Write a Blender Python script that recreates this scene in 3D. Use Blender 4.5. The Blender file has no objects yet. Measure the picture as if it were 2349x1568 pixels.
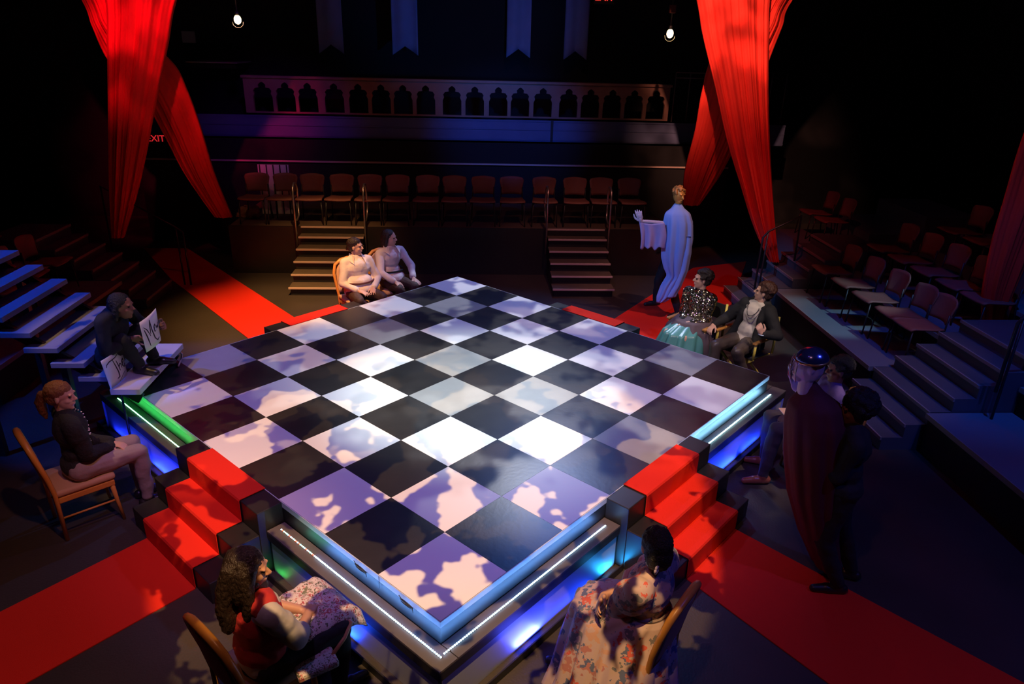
import bpy, bmesh, math, random
from mathutils import Vector, Matrix, Euler
random.seed(7)
PI = math.pi
T = 0.61            # one chequer square of the platform
H = 0.58            # height of the platform
S2 = 2 ** 0.5
scn = bpy.context.scene
COL = scn.collection

# ------------------------------------------------------------------ camera
cd = bpy.data.cameras.new('camera'); cam = bpy.data.objects.new('camera', cd); COL.objects.link(cam)
cd.sensor_width = 36.0; cd.lens = 1623.739 / 2349 * 36; cd.clip_start = 0.05; cd.clip_end = 100
CAMP = Vector((0.17501, -3.35699, 3.30862 + H)); CAMR = Euler((1.1677743, -0.0245067, -0.0554638), 'XYZ')
cam.location = CAMP; cam.rotation_euler = CAMR; scn.camera = cam
# ------------------------------------------------------------------ view, world
scn.view_settings.view_transform = 'Standard'; scn.view_settings.look = 'None'
scn.view_settings.exposure = 0.0; scn.view_settings.gamma = 1.0; scn.view_settings.use_curve_mapping = False
w = bpy.data.worlds.new('world'); scn.world = w; w.use_nodes = True
w.node_tree.nodes['Background'].inputs[0].default_value = (0.01, 0.01, 0.02, 1)
w.node_tree.nodes['Background'].inputs[1].default_value = 0.02

def PX(u, v, z):
    """where the sight line of a photo point meets the height z"""
    d = CAMR.to_matrix() @ Vector(((u - 1174.5) / 1623.739, -(v - 784) / 1623.739, -1))
    return CAMP + d * ((z - CAMP.z) / d.z)
def PXY(u, v, Y):
    """where it meets the upright plane y = Y"""
    d = CAMR.to_matrix() @ Vector(((u - 1174.5) / 1623.739, -(v - 784) / 1623.739, -1))
    return CAMP + d * ((Y - CAMP.y) / d.y)
def B(i, j, z=0.0):
    return Vector(((i - j) * T / S2, (i + j) * T / S2, z))

# ------------------------------------------------------------------ stage lights
def aim(o, target):
    o.rotation_euler = (Vector(target) - Vector(o.location)).to_track_quat('-Z', 'Y').to_euler()
def spot(name, loc, target, energy, color, deg, blend=0.3, size=0.06, gobo=None):
    ld = bpy.data.lights.new(name, 'SPOT'); o = bpy.data.objects.new(name, ld); COL.objects.link(o)
    ld.energy = energy; ld.color = color; ld.spot_size = math.radians(deg); ld.spot_blend = blend
    ld.shadow_soft_size = size; o.location = loc; aim(o, target)
    if gobo:
        sc, lo, hi, dark, seed = gobo
        ld.use_nodes = True; nt = ld.node_tree; n = nt.nodes; l = nt.links; n.clear()
        out = n.new('ShaderNodeOutputLight'); em = n.new('ShaderNodeEmission')
        tc = n.new('ShaderNodeTexCoord'); sp = n.new('ShaderNodeSeparateXYZ')
        l.new(tc.outputs['Normal'], sp.inputs[0])
        dx = n.new('ShaderNodeMath'); dx.operation = 'DIVIDE'; l.new(sp.outputs[0], dx.inputs[0]); l.new(sp.outputs[2], dx.inputs[1])
        dy = n.new('ShaderNodeMath'); dy.operation = 'DIVIDE'; l.new(sp.outputs[1], dy.inputs[0]); l.new(sp.outputs[2], dy.inputs[1])
        cb = n.new('ShaderNodeCombineXYZ'); l.new(dx.outputs[0], cb.inputs[0]); l.new(dy.outputs[0], cb.inputs[1]); cb.inputs[2].default_value = seed
        nz = n.new('ShaderNodeTexNoise'); nz.inputs['Scale'].default_value = sc; nz.inputs['Detail'].default_value = 3.0
        nz.inputs['Roughness'].default_value = 0.5; nz.inputs['Distortion'].default_value = 0.0
        l.new(cb.outputs[0], nz.inputs['Vector'])
        mr = n.new('ShaderNodeMapRange'); mr.interpolation_type = 'SMOOTHSTEP'
        mr.inputs['From Min'].default_value = lo; mr.inputs['From Max'].default_value = hi
        mr.inputs['To Min'].default_value = dark; mr.inputs['To Max'].default_value = 1.0
        l.new(nz.outputs['Fac'], mr.inputs[0]); l.new(mr.outputs[0], em.inputs['Strength']); em.inputs['Color'].default_value = (1, 1, 1, 1)
        l.new(em.outputs[0], out.inputs[0])
    return o
def area(name, loc, target, energy, color, sx, sy):
    ld = bpy.data.lights.new(name, 'AREA'); o = bpy.data.objects.new(name, ld); COL.objects.link(o)
    ld.shape = 'RECTANGLE'; ld.size = sx; ld.size_y = sy; ld.energy = energy; ld.color = color
    o.location = loc; aim(o, target); return o

CEN = (0, 3.45, H)
WARM = (1.0, .60, .22)
# washes over the chequered platform
spot('wash_violet', (-1.2, -1.0, 6.8), (-.1, 3.0, H), 620, (.47, .225, .86), 58, .6, .1)
spot('wash_blue_far', (2.0, 9.0, 6.8), (.3, 4.9, H), 800, (.10, .28, 1.0), 54, .6, .1)
spot('clouds_warm_near', (.3, -2.0, 6.8), (0, 1.3, H), 2200, WARM, 35, .12, .012, (17, .492, .512, .0, 2.9))
spot('clouds_warm_left', (-4.6, 1.5, 6.8), (-1.9, 3.4, H), 620, WARM, 33, .3, .02, (14, .50, .525, .0, 4.4))
spot('clouds_white_far', (1.4, 8.8, 6.8), (.7, 4.9, H), 1300, (.80, .82, .85), 42, .4, .03, (15, .46, .54, .08, 3.3))
spot('centre_white', (.4, 1.2, 6.9), (.15, 3.1, H), 2700, (.82, .97, .90), 30, 1.0, .15)
spot('right_warm', (5.0, 1.0, 6.8), (2.2, 3.5, H), 800, (1.0, .74, .58), 34, .4, .03, (13, .46, .54, .15, 8.8))
# amber from the far left over carpet, floor and wooden stairs
spot('amber_left', (-1.5, 3.8, 7.0), (-2.6, 6.5, 0), 4200, (1.0, .50, .14), 30, 1.0, .08)
spot('amber_stairs', (-1.2, 4.5, 7.0), (-2.2, 8.2, .5), 1100, (1.0, .48, .16), 24, .8, .08)
spot('rose_stairs', (1.8, 4.5, 7.0), (2.1, 8.2, .5), 300, (1.0, .40, .30), 30, .8, .08)
spot('seats_rose', (-.5, 4.0, 7.0), (-.2, 9.2, 1.3), 80, (1.0, .24, .28), 54, .7, .1)
spot('seats_amber', (-3.2, 5.0, 6.5), (-3.0, 9.2, 1.3), 45, (1.0, .5, .2), 34, .8, .1)
spot('carpet_red', (5.0, 4.5, 7.0), (3.6, 7.0, 0), 600, (1.0, .45, .4), 30, .7, .08)
# people on the right in a neutral beam
spot('neutral_right', (.2, 1.0, 6.9), (3.3, 4.9, .7), 700, (1.0, .90, .72), 16, .7, .06)
spot('floor_brown', (6.0, 1.5, 6.9), (4.2, 4.3, 0), 220, (1.0, .55, .25), 28, .8, .06)
spot('robe_blue', (-1.0, 3.0, 4.8), (3.2, 6.8, 1.1), 700, (.08, .32, 1.0), 20, .6, .08)
spot('mask_amber', (2.0, 1.8, 5.2), (3.3, 6.8, 2.0), 260, (1.0, .55, .18), 8, .7, .05)
# the drapes
spot('drape_left', (-3.6, 3.6, 7.0), (-4.4, 7.7, 4.6), 2300, (1.0, .02, .10), 34, .9, .06, (9, .40, .56, .22, 2.2))
spot('drape_left_low', (-2.6, 3.6, 6.9), (-4.8, 8.2, 2.1), 60, (1.0, .03, .06), 30, .9, .1)
spot('drape_right', (2.2, 2.8, 6.9), (4.1, 7.5, 4.2), 3600, (1.0, .40, .26), 27, .9, .05, (8, .40, .56, .28, 6.2))
spot('drape_right_low', (2.2, 3.2, 6.9), (4.6, 7.6, 2.0), 420, (1.0, .10, .1), 26, .9, .08)
spot('drape_edge', (3.6, 1.0, 6.9), (6.5, 4.2, 1.9), 40, (1.0, .2, .2), 40, .8, .1)
# blue on the left treads, teal to blue on the right deck
spot('treads_blue', (-6.2, 1.0, 7.0), (-4.1, 3.4, 1.5), 1500, (.0, .10, 1.0), 22, .35, .04)
spot('deck_teal', (6.8, .5, 7.2), (5.05, 5.6, .45), 1300, (.40, .68, .80), 10, .6, .03)
spot('deck_blue', (4.6, 1.2, 7.2), (5.8, 4.0, .5), 500, (.0, .12, 1.0), 34, .8, .05)
spot('floor_navy', (5.5, -2.0, 7.0), (3.8, .8, 0), 420, (.10, .12, 1.0), 60, .8, .1)
spot('carpet_near_left', (.5, -1.5, 6.9), (-2.7, .9, 0), 520, (1.0, .42, .22), 30, .8, .1)
spot('carpet_near_right', (-.5, -2.5, 6.9), (2.6, .4, 0), 130, (1.0, .35, .25), 26, .6, .1)
spot('side_violet_left', (.5, 3.0, 6.9), (-2.9, 2.2, .8), 80, (.7, .3, .9), 26, .8, .1)
# balcony
spot('band_blue', (1.2, 5.0, 5.0), (1.0, 11.3, 2.2), 700, (.0, .14, 1.0), 30, .9, .1)
spot('band_violet', (-2.0, 5.0, 5.4), (-3.6, 11.3, 2.2), 200, (.35, .05, 1.0), 30, .9, .1)
spot('arcade_red', (-4.0, 5.0, 6.6), (-3.3, 11.4, 2.8), 60, (1.0, .12, .16), 30, .9, .1)
spot('arcade_rose', (1.0, 5.0, 6.6), (1.0, 11.4, 2.8), 60, (1.0, .36, .42), 40, .9, .1)
spot('banners_blue', (1.0, 7.5, 3.2), (.2, 12.2, 4.4), 160, (.03, .20, 1.0), 60, .8, .1)
area('ambient_fill', (0, 3.5, 7.4), (0, 3.5, 0), 5, (.45, .30, 1.0), 14, 14)  # added overhead fill that lifts the darks, not a fixture

# ------------------------------------------------------------------ materials
MATS = {}
def mat(name, col, rough=.7, metal=0, emit=None, es=1.0, bump=0, bscale=40, var=0, vscale=3, spec=.5, sheen=0, stretch=None, trans=0):
    if name in MATS: return MATS[name]
    m = bpy.data.materials.new(name); m.use_nodes = True; nt = m.node_tree; n = nt.nodes; l = nt.links
    b = n['Principled BSDF']
    b.inputs['Base Color'].default_value = (*col, 1); b.inputs['Roughness'].default_value = rough
    b.inputs['Metallic'].default_value = metal; b.inputs['Specular IOR Level'].default_value = spec
    if sheen: b.inputs['Sheen Weight'].default_value = sheen
    if trans: b.inputs['Transmission Weight'].default_value = trans
    if emit: b.inputs['Emission Color'].default_value = (*emit, 1); b.inputs['Emission Strength'].default_value = es
    if bump or var:
        tc = n.new('ShaderNodeTexCoord'); mp = n.new('ShaderNodeMapping'); l.new(tc.outputs['Object'], mp.inputs[0])
        if stretch: mp.inputs['Scale'].default_value = stretch
    if var:
        nz = n.new('ShaderNodeTexNoise'); nz.inputs['Scale'].default_value = vscale; nz.inputs['Detail'].default_value = 6
        l.new(mp.outputs[0], nz.inputs['Vector'])
        mx = n.new('ShaderNodeMix'); mx.data_type = 'RGBA'; l.new(nz.outputs['Fac'], mx.inputs[0])
        mx.inputs[6].default_value = (*[c * (1 - var) for c in col], 1); mx.inputs[7].default_value = (*[min(1, c * (1 + var)) for c in col], 1)
        l.new(mx.outputs[2], b.inputs['Base Color'])
    if bump:
        nb = n.new('ShaderNodeTexNoise'); nb.inputs['Scale'].default_value = bscale; nb.inputs['Detail'].default_value = 3
        l.new(mp.outputs[0], nb.inputs['Vector'])
        bp = n.new('ShaderNodeBump'); bp.inputs['Strength'].default_value = bump; bp.inputs['Distance'].default_value = .02
        l.new(nb.outputs['Fac'], bp.inputs['Height']); l.new(bp.outputs[0], b.inputs['Normal'])
    MATS[name] = m; return m
def floral(name, base, cols, scale=18, rough=.75):
    m = bpy.data.materials.new(name); m.use_nodes = True; nt = m.node_tree; n = nt.nodes; l = nt.links; b = n['Principled BSDF']
    b.inputs['Roughness'].default_value = rough
    tc = n.new('ShaderNodeTexCoord'); nz = n.new('ShaderNodeTexNoise'); nz.inputs['Scale'].default_value = scale * 1.4; nz.inputs['Detail'].default_value = 3
    l.new(tc.outputs['Object'], nz.inputs['Vector'])
    mv = n.new('ShaderNodeMix'); mv.data_type = 'VECTOR'; mv.inputs[0].default_value = .22
    l.new(tc.outputs['Object'], mv.inputs[4]); l.new(nz.outputs['Color'], mv.inputs[5])
    vo = n.new('ShaderNodeTexVoronoi'); vo.inputs['Scale'].default_value = scale; l.new(mv.outputs[1], vo.inputs['Vector'])
    cr = n.new('ShaderNodeValToRGB'); cr.color_ramp.interpolation = 'CONSTANT'
    sp = n.new('ShaderNodeSeparateColor'); l.new(vo.outputs['Color'], sp.inputs[0]); l.new(sp.outputs[0], cr.inputs[0])
    e = cr.color_ramp.elements; e[0].position = 0; e[0].color = (*cols[0], 1); e[1].position = .2; e[1].color = (*cols[1], 1)
    for k, c in enumerate(cols[2:]):
        x = e.new(.4 + .2 * k); x.color = (*c, 1)
    lt = n.new('ShaderNodeMath'); lt.operation = 'LESS_THAN'; l.new(vo.outputs['Distance'], lt.inputs[0]); lt.inputs[1].default_value = .44
    mx = n.new('ShaderNodeMix'); mx.data_type = 'RGBA'; l.new(lt.outputs[0], mx.inputs[0]); mx.inputs[6].default_value = (*base, 1)
    l.new(cr.outputs[0], mx.inputs[7]); l.new(mx.outputs[2], b.inputs['Base Color'])
    MATS[name] = m; return m
def sequins():
    m = bpy.data.materials.new('sequins'); m.use_nodes = True; nt = m.node_tree; n = nt.nodes; l = nt.links; b = n['Principled BSDF']
    b.inputs['Metallic'].default_value = 1; b.inputs['Roughness'].default_value = .22
    tc = n.new('ShaderNodeTexCoord'); vo = n.new('ShaderNodeTexVoronoi'); vo.inputs['Scale'].default_value = 95; l.new(tc.outputs['Object'], vo.inputs['Vector'])
    geo = n.new('ShaderNodeNewGeometry')
    sb = n.new('ShaderNodeVectorMath'); sb.operation = 'SUBTRACT'; l.new(vo.outputs['Color'], sb.inputs[0]); sb.inputs[1].default_value = (.5, .5, .5)
    sc = n.new('ShaderNodeVectorMath'); sc.operation = 'SCALE'; l.new(sb.outputs[0], sc.inputs[0]); sc.inputs['Scale'].default_value = 1.3
    ad = n.new('ShaderNodeVectorMath'); ad.operation = 'ADD'; l.new(geo.outputs['Normal'], ad.inputs[0]); l.new(sc.outputs[0], ad.inputs[1])
    nm = n.new('ShaderNodeVectorMath'); nm.operation = 'NORMALIZE'; l.new(ad.outputs[0], nm.inputs[0]); l.new(nm.outputs[0], b.inputs['Normal'])
    b.inputs['Base Color'].default_value = (.42, .38, .28, 1)
    MATS['sequins'] = m; return m

M_floor = mat('stage_floor', (.05, .04, .036), .5, var=.45, vscale=1.3, bump=.15, bscale=60)
M_black = mat('black_paint', (.018, .016, .016), .45, var=.3, vscale=4)
M_tileb = mat('black_tile', (.028, .025, .024), .34, var=.75, vscale=2.2, bump=.03, bscale=30)
M_tilew = mat('white_tile', (.82, .80, .78), .45, var=.03, vscale=3)
M_tileg = mat('grey_tile', (.30, .30, .30), .42, var=.12, vscale=6)
M_red = mat('red_carpet', (.78, .030, .016), .85, bump=.35, bscale=260, spec=.1)
M_drape = mat('red_cloth', (.78, .04, .025), .75, bump=.25, bscale=30, stretch=(1, 1, .12), spec=.2)
M_edgeglow = mat('pale_edge_glow', (.55, .6, .65), .5)  # pale colour standing in for the light strips' glow
M_nose = mat('pale_nosing', (.55, .42, .36), .5)
M_tread = mat('step_tread', (.10, .075, .055), .6, var=.3, vscale=8)
M_deck = mat('riser_deck', (.09, .10, .12), .55, var=.2, vscale=3)
M_bdeck = mat('painted_tread', (.22, .22, .30), .6, var=.1, vscale=3)
M_wall = mat('dark_wall', (.009, .009, .011), .9, var=.3, vscale=1.2)
M_stone = mat('carved_balustrade', (.28, .15, .11), .8, var=.2, vscale=5)
M_band = mat('balcony_front', (.10, .13, .26), .7, var=.2, vscale=3)  # blue light partly put into the base colour
M_banner = mat('banner_cloth', (.20, .24, .42), .85, var=.15, vscale=4)
M_wood = mat('honey_wood', (.62, .27, .06), .35, var=.25, vscale=7, stretch=(1, 1, .3))
M_pad = mat('tan_upholstery', (.55, .33, .20), .8, bump=.1, bscale=90)
M_shell = mat('maroon_shell', (.26, .10, .08), .6, var=.15, vscale=10, bump=.1, bscale=60)
M_steel = mat('steel_tube', (.55, .50, .46), .3, metal=.9)
M_dsteel = mat('dark_steel', (.05, .05, .055), .4, metal=.6)
M_dwood = mat('yellow_wood', (.78, .62, .10), .4)
M_canvas = mat('black_canvas', (.02, .02, .022), .85)
M_white = mat('white_board', (.80, .78, .76), .6)
M_ink = mat('black_ink', (.02, .015, .02), .5)
M_acr = mat('white_acrylic', (.30, .32, .38), .5)
SK = mat('light_skin', (.62, .36, .27), .5, spec=.35)
SKD = mat('brown_skin', (.28, .13, .08), .5, spec=.35)
M_eye = mat('eye', (.05, .035, .03), .2)

# ------------------------------------------------------------------ mesh building
class MB:
    def __init__(s): s.v = []; s.f = []; s.m = []
    def add(s, vs, fs, mi=0):
        o = len(s.v); s.v += [Vector(v) for v in vs]; s.f += [tuple(i + o for i in f) for f in fs]; s.m += [mi] * len(fs); return s
    def box(s, a, b, mi=0):
        x0, y0, z0 = a; x1, y1, z1 = b
        return s.hexa([(x0, y0, z0), (x1, y0, z0), (x1, y1, z0), (x0, y1, z0), (x0, y0, z1), (x1, y0, z1), (x1, y1, z1), (x0, y1, z1)], mi)
    def hexa(s, p, mi=0):
        return s.add(p, [(0, 3, 2, 1), (4, 5, 6, 7), (0, 1, 5, 4), (1, 2, 6, 5), (2, 3, 7, 6), (3, 0, 4, 7)], mi)
    def beam(s, a, b, wx, wy, up=(0, 0, 1)):
        a = Vector(a); b = Vector(b); d = (b - a).normalized(); up = Vector(up)
        if abs(d.dot(up)) > .98: up = Vector((1, 0, 0))
        x = d.cross(up).normalized() * wx / 2; y = x.normalized().cross(d) * wy / 2
        return s.hexa([a - x - y, a + x - y, a + x + y, a - x + y, b - x - y, b + x - y, b + x + y, b - x + y])
    def tube(s, pts, r, n=8, closed=False):
        pts = [Vector(p) for p in pts]; k = len(pts); o = len(s.v); prev = None
        for i, p in enumerate(pts):
            if closed: d = pts[(i + 1) % k] - pts[i - 1]
            else: d = pts[min(i + 1, k - 1)] - pts[max(i - 1, 0)]
            d.normalize()
            if prev is None:
                u = d.cross(Vector((0, 0, 1))); u = d.cross(Vector((1, 0, 0))) if u.length < .05 else u
            else: u = prev - d * prev.dot(d)
            u.normalize(); prev = u.copy(); w_ = d.cross(u)
            rr = r[i] if isinstance(r, (list, tuple)) else r
            s.v += [p + (u * math.cos(2 * PI * q / n) + w_ * math.sin(2 * PI * q / n)) * rr for q in range(n)]
        for i in range(k if closed else k - 1):
            i2 = (i + 1) % k
            for q in range(n):
                s.f.append((o + i * n + q, o + i * n + (q + 1) % n, o + i2 * n + (q + 1) % n, o + i2 * n + q)); s.m.append(0)
        if not closed:
            s.f.append(tuple(o + q for q in range(n))[::-1]); s.f.append(tuple(o + (k - 1) * n + q for q in range(n))); s.m += [0, 0]
        return s
    def ball(s, c, r, rot=None, n=12, m=8):
        c = Vector(c); r = (r, r, r) if isinstance(r, (int, float)) else r
        vs = []; fs = []
        vs.append(Vector((0, 0, r[2])))
        for i in range(1, m):
            a = PI * i / m
            for q in range(n):
                b_ = 2 * PI * q / n; vs.append(Vector((math.sin(a) * math.cos(b_) * r[0], math.sin(a) * math.sin(b_) * r[1], math.cos(a) * r[2])))
        vs.append(Vector((0, 0, -r[2])))
        for q in range(n): fs.append((0, 1 + q, 1 + (q + 1) % n))
        for i in range(m - 2):
            for q in range(n):
                fs.append((1 + i * n + q, 1 + (i + 1) * n + q, 1 + (i + 1) * n + (q + 1) % n, 1 + i * n + (q + 1) % n))
        e = len(vs) - 1; o = 1 + (m - 2) * n
        for q in range(n): fs.append((e, o + (q + 1) % n, o + q))
        if rot is not None: vs = [rot @ v for v in vs]
        return s.add([v + c for v in vs], fs)
    def cap(s, a, b, ra, rb=None):
        """a tapered limb with round ends"""
        rb = ra if rb is None else rb; a = Vector(a); b = Vector(b)
        s.ball(a, ra); s.ball(b, rb)
        if (b - a).length > 1e-4: s.tube([a, b], [ra, rb], 12)
        return s
    def chain(s, pts, rs):
        for i in range(len(pts) - 1): s.cap(pts[i], pts[i + 1], rs[i], rs[i + 1])
        return s
    def grid(s, fn, nu, nv, wrap=False, mi=0):
        o = len(s.v); cu = nu if wrap else nu + 1
        for j in range(nv + 1):
            for i in range(cu): s.v.append(Vector(fn(i / nu, j / nv)))
        for j in range(nv):
            for i in range(nu):
                i2 = (i + 1) % cu
                s.f.append((o + j * cu + i, o + j * cu + i2, o + (j + 1) * cu + i2, o + (j + 1) * cu + i)); s.m.append(mi)
        return s
    def mesh(s, name, off=Vector((0, 0, 0))):
        me = bpy.data.meshes.new(name); me.from_pydata([v - off for v in s.v], [], s.f); me.update(); return me
    def build(s, name, ms, parent=None, smooth=False, world=False, bevel=0, solid=0):
        off = Vector((0, 0, 0))
        if parent is not None and world: off = Vector(parent.location)
        if parent is None and s.v:
            xs = [v.x for v in s.v]; ys = [v.y for v in s.v]; zs = [v.z for v in s.v]
            off = Vector(((min(xs) + max(xs)) / 2, (min(ys) + max(ys)) / 2, min(zs)))
        me = s.mesh(name, off); o = bpy.data.objects.new(name, me); COL.objects.link(o)
        for m_ in (ms if isinstance(ms, (list, tuple)) else [ms]): me.materials.append(m_)
        if len(me.materials) > 1:
            for p, q in zip(me.polygons, s.m): p.material_index = q
        if smooth:
            for p in me.polygons: p.use_smooth = True
        if parent is None: o.location = off
        else: o.parent = parent
        if bevel:
            b_ = o.modifiers.new('bevel', 'BEVEL'); b_.width = bevel; b_.segments = 2; b_.limit_method = 'ANGLE'
        if solid:
            q = o.modifiers.new('solid', 'SOLIDIFY'); q.thickness = solid; q.offset = 0
        return o
def fuse(s, name, ms, parent, voxel=.008, smooth=3, world=False, noise=0, nscale=20):
    """grow the overlapping limbs into one continuous skin"""
    off = Vector(parent.location) if world else Vector((0, 0, 0))
    me = s.mesh(name + '_raw', off); t = bpy.data.objects.new('tmp', me); COL.objects.link(t)
    r = t.modifiers.new('r', 'REMESH'); r.mode = 'VOXEL'; r.voxel_size = voxel
    k = t.modifiers.new('s', 'SMOOTH'); k.factor = .5; k.iterations = smooth
    dg = bpy.context.evaluated_depsgraph_get(); dg.update()
    nm = bpy.data.meshes.new_from_object(t.evaluated_get(dg)); nm.name = name
    bpy.data.objects.remove(t); bpy.data.meshes.remove(me)
    if noise:
        from mathutils import noise as N
        nn = [v.normal.copy() for v in nm.vertices]
        for v, n_ in zip(nm.vertices, nn): v.co += n_ * N.noise(v.co * nscale) * noise
    nm.materials.clear(); nm.materials.append(ms)
    for p in nm.polygons: p.use_smooth = True
    o = bpy.data.objects.new(name, nm); COL.objects.link(o); o.parent = parent; return o
def thing(name, label, cat, loc=(0, 0, 0), rz=0, group=None, rot=None):
    o = bpy.data.objects.new(name, None); COL.objects.link(o); o.empty_display_size = .1
    o.location = loc; o.rotation_euler = rot if rot else (0, 0, rz)
    o['label'] = label; o['category'] = cat
    if group: o['group'] = group
    return o
def tag(o, label, cat, group=None):
    o['label'] = label; o['category'] = cat
    if group: o['group'] = group
    return o
def structure(o): o['kind'] = 'structure'; return o
KIDS = {}
def dup(root, loc, rz, label, group=None):
    r = root.copy(); COL.objects.link(r); r.location = loc; r.rotation_euler = (0, 0, rz); r['label'] = label
    if group: r['group'] = group
    for c in [x for x in bpy.data.objects if x.parent == root]:
        k = c.copy(); COL.objects.link(k); k.parent = r
        for g in [x for x in bpy.data.objects if x.parent == c]:
            q = g.copy(); COL.objects.link(q); q.parent = k
    return r
ORD = ['first', 'second', 'third', 'fourth', 'fifth', 'sixth', 'seventh', 'eighth', 'ninth', 'tenth', 'eleventh', 'twelfth', 'thirteenth', 'fourteenth', 'fifteenth', 'sixteenth', 'seventeenth', 'eighteenth']

# ------------------------------------------------------------------ room
structure(MB().box((-11, -8, -.1), (11, 14, 0)).build('floor', M_floor))
structure(MB().box((-11, -8, 7.6), (11, 14, 7.7)).build('ceiling', M_wall))
structure(MB().box((-11, 13.0, 0), (11, 13.1, 7.6)).build('wall_back', M_wall))
structure(MB().box((-11.1, -8, 0), (-11, 14, 7.6)).build('wall_left', M_wall))
structure(MB().box((11, -8, 0), (11.1, 14, 7.6)).build('wall_right', M_wall))
structure(MB().box((-11, -8.1, 0), (11, -8, 7.6)).build('wall_front', M_wall))

# ------------------------------------------------------------------ chequered platform
plat = thing('chequered_platform', 'large raised platform with black and white chequered top standing on the stage floor', 'stage platform', (0, 0, 0), PI / 4)
GREY = {(4, 6), (1, 7), (4, 4), (3, 3), (4, 2), (4, 0), (6, 6), (7, 1)}
mb = MB()
for i in range(8):
    for j in range(8):
        mi = 0 if (i + j) % 2 else (2 if (i, j) in GREY else 1)
        g = .0015
        mb.add([(i * T + g, j * T + g, H), ((i + 1) * T - g, j * T + g, H), ((i + 1) * T - g, (j + 1) * T - g, H), (i * T + g, (j + 1) * T - g, H)], [(0, 1, 2, 3)], mi)
mb.box((0, 0, H - .02), (8 * T, 8 * T, H - .0008), 0)
mb.build('chequered_top', [M_tileb, M_tilew, M_tileg], plat)
mb = MB()
for a, b in (((-.006, -.006), (8 * T + .006, 0)), ((-.006, 8 * T), (8 * T + .006, 8 * T + .006)), ((-.006, 0), (0, 8 * T)), ((8 * T, 0), (8 * T + .006, 8 * T))):
    mb.box((a[0], a[1], H - .048), (b[0], b[1], H - .001))
mb.build('edge_glow_band', M_edgeglow, plat)  # painted band as tall as the strip glow on the platform face
MB().box((0, 0, .002), (8 * T, 8 * T, H - .03)).build('platform_body', M_black, plat)
for s_ in (1.02, 2.0 - .55):
    pass
for (u_, v_) in ((831, 1301), (934, 1383)):
    p = PX(u_, v_, H - .045); s_ = (p.y - p.x) / S2    # distance along the near left edge
    mb = MB(); mb.tube([(-.018 - .012 * math.sin(a), s_ + .055 * math.cos(a), H - .045 + .028 * math.sin(a)) for a in [2 * PI * k / 20 for k in range(20)]], .0065, 6, True)
    mb.tube([(-.012, s_ + .05, H - .045), (-.016, s_ + .075, H - .02)], .003, 6); mb.tube([(-.012, s_ - .05, H - .045), (-.02, s_ - .065, H - .075)], .003, 6)
    mb.build('latch_loop', M_black, plat, True)
p = PX(869, 1321, H); s_ = (p.y - p.x) / S2
MB().tube([(-.009, s_, H - .002), (-.011, s_, H - .1)], .002, 5).build('latch_cord', M_dsteel, plat, True)

# ledges with light panels; one per platform corner
def side_pt(side, s, o, z):
    return {'L': (-o, s, z), 'R': (s, -o, z), 'A': (s, 8 * T + o, z), 'C': (8 * T + o, s, z)}[side]
def side_box(mb, side, s0, s1, o0, o1, z0, z1):
    p = [side_pt(side, s, o, z) for z in (z0, z1) for (s, o) in ((s0, o0), (s1, o0), (s1, o1), (s0, o1))]
    return mb.hexa(p)
OUT = .26 * T
E0, E1 = 2.9 * T, 5.1 * T
def ledge(label, arms):
    t = thing('lit_ledge', label, 'ledge', (0, 0, 0), PI / 4, 'black ledges around the platform corners')
    sh, fa, cu = MB(), MB(), MB()
    for k, (side, a, b) in enumerate(arms):
        side_box(sh, side, a, b, .007, OUT, .385, .40); a2 = -OUT if a == 0 else a
        side_box(fa, side, a2, b, OUT - .015, OUT, .315, .3849)
        ext = lambda q, d: q + (d if (q < 0 or q > 8 * T) else 0)
        side_box(cu, side, ext(a2, -.07), ext(b, .07), OUT + .06, OUT + .07, .001, .065)
        pm = MB(); side_box(pm, side, a2 if a2 < 0 else a2 + .01, b if b > 8 * T else b - .01, OUT - .024, OUT - .018, .002, .314); pm.build('light_panel', M_acr, t)
        eb = MB(); e = b if a < 1 else a
        for q in (a + .004, b - .004):
            if .1 < q < 8 * T - .1: side_box(eb, side, q - .006, q + .006, .0, OUT - .016, .002, .384)
        if eb.v: eb.build('end_board', M_black, t)
    sh.build('shelf', mat('ledge_top', (.10, .085, .085), .6, var=.25, vscale=5), t); fa.build('fascia', M_black, t); cu.build('kerb', M_black, t)
    return t
ledge('black ledge round the nearest platform corner, two white light strips on it', [('L', -OUT, E0), ('R', .0, E0)])
ledge('black ledge at the left corner of the platform carrying the green light strip', [('L', E1, 8 * T + OUT), ('A', 0, E0)])
ledge('black ledge at the right corner of the platform carrying a white light strip', [('R', E1, 8 * T + OUT), ('C', 0, E0)])
ledge('black ledge at the far corner of the platform with no light strip', [('A', E1, 8 * T + OUT), ('C', E1, 8 * T)])

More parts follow.
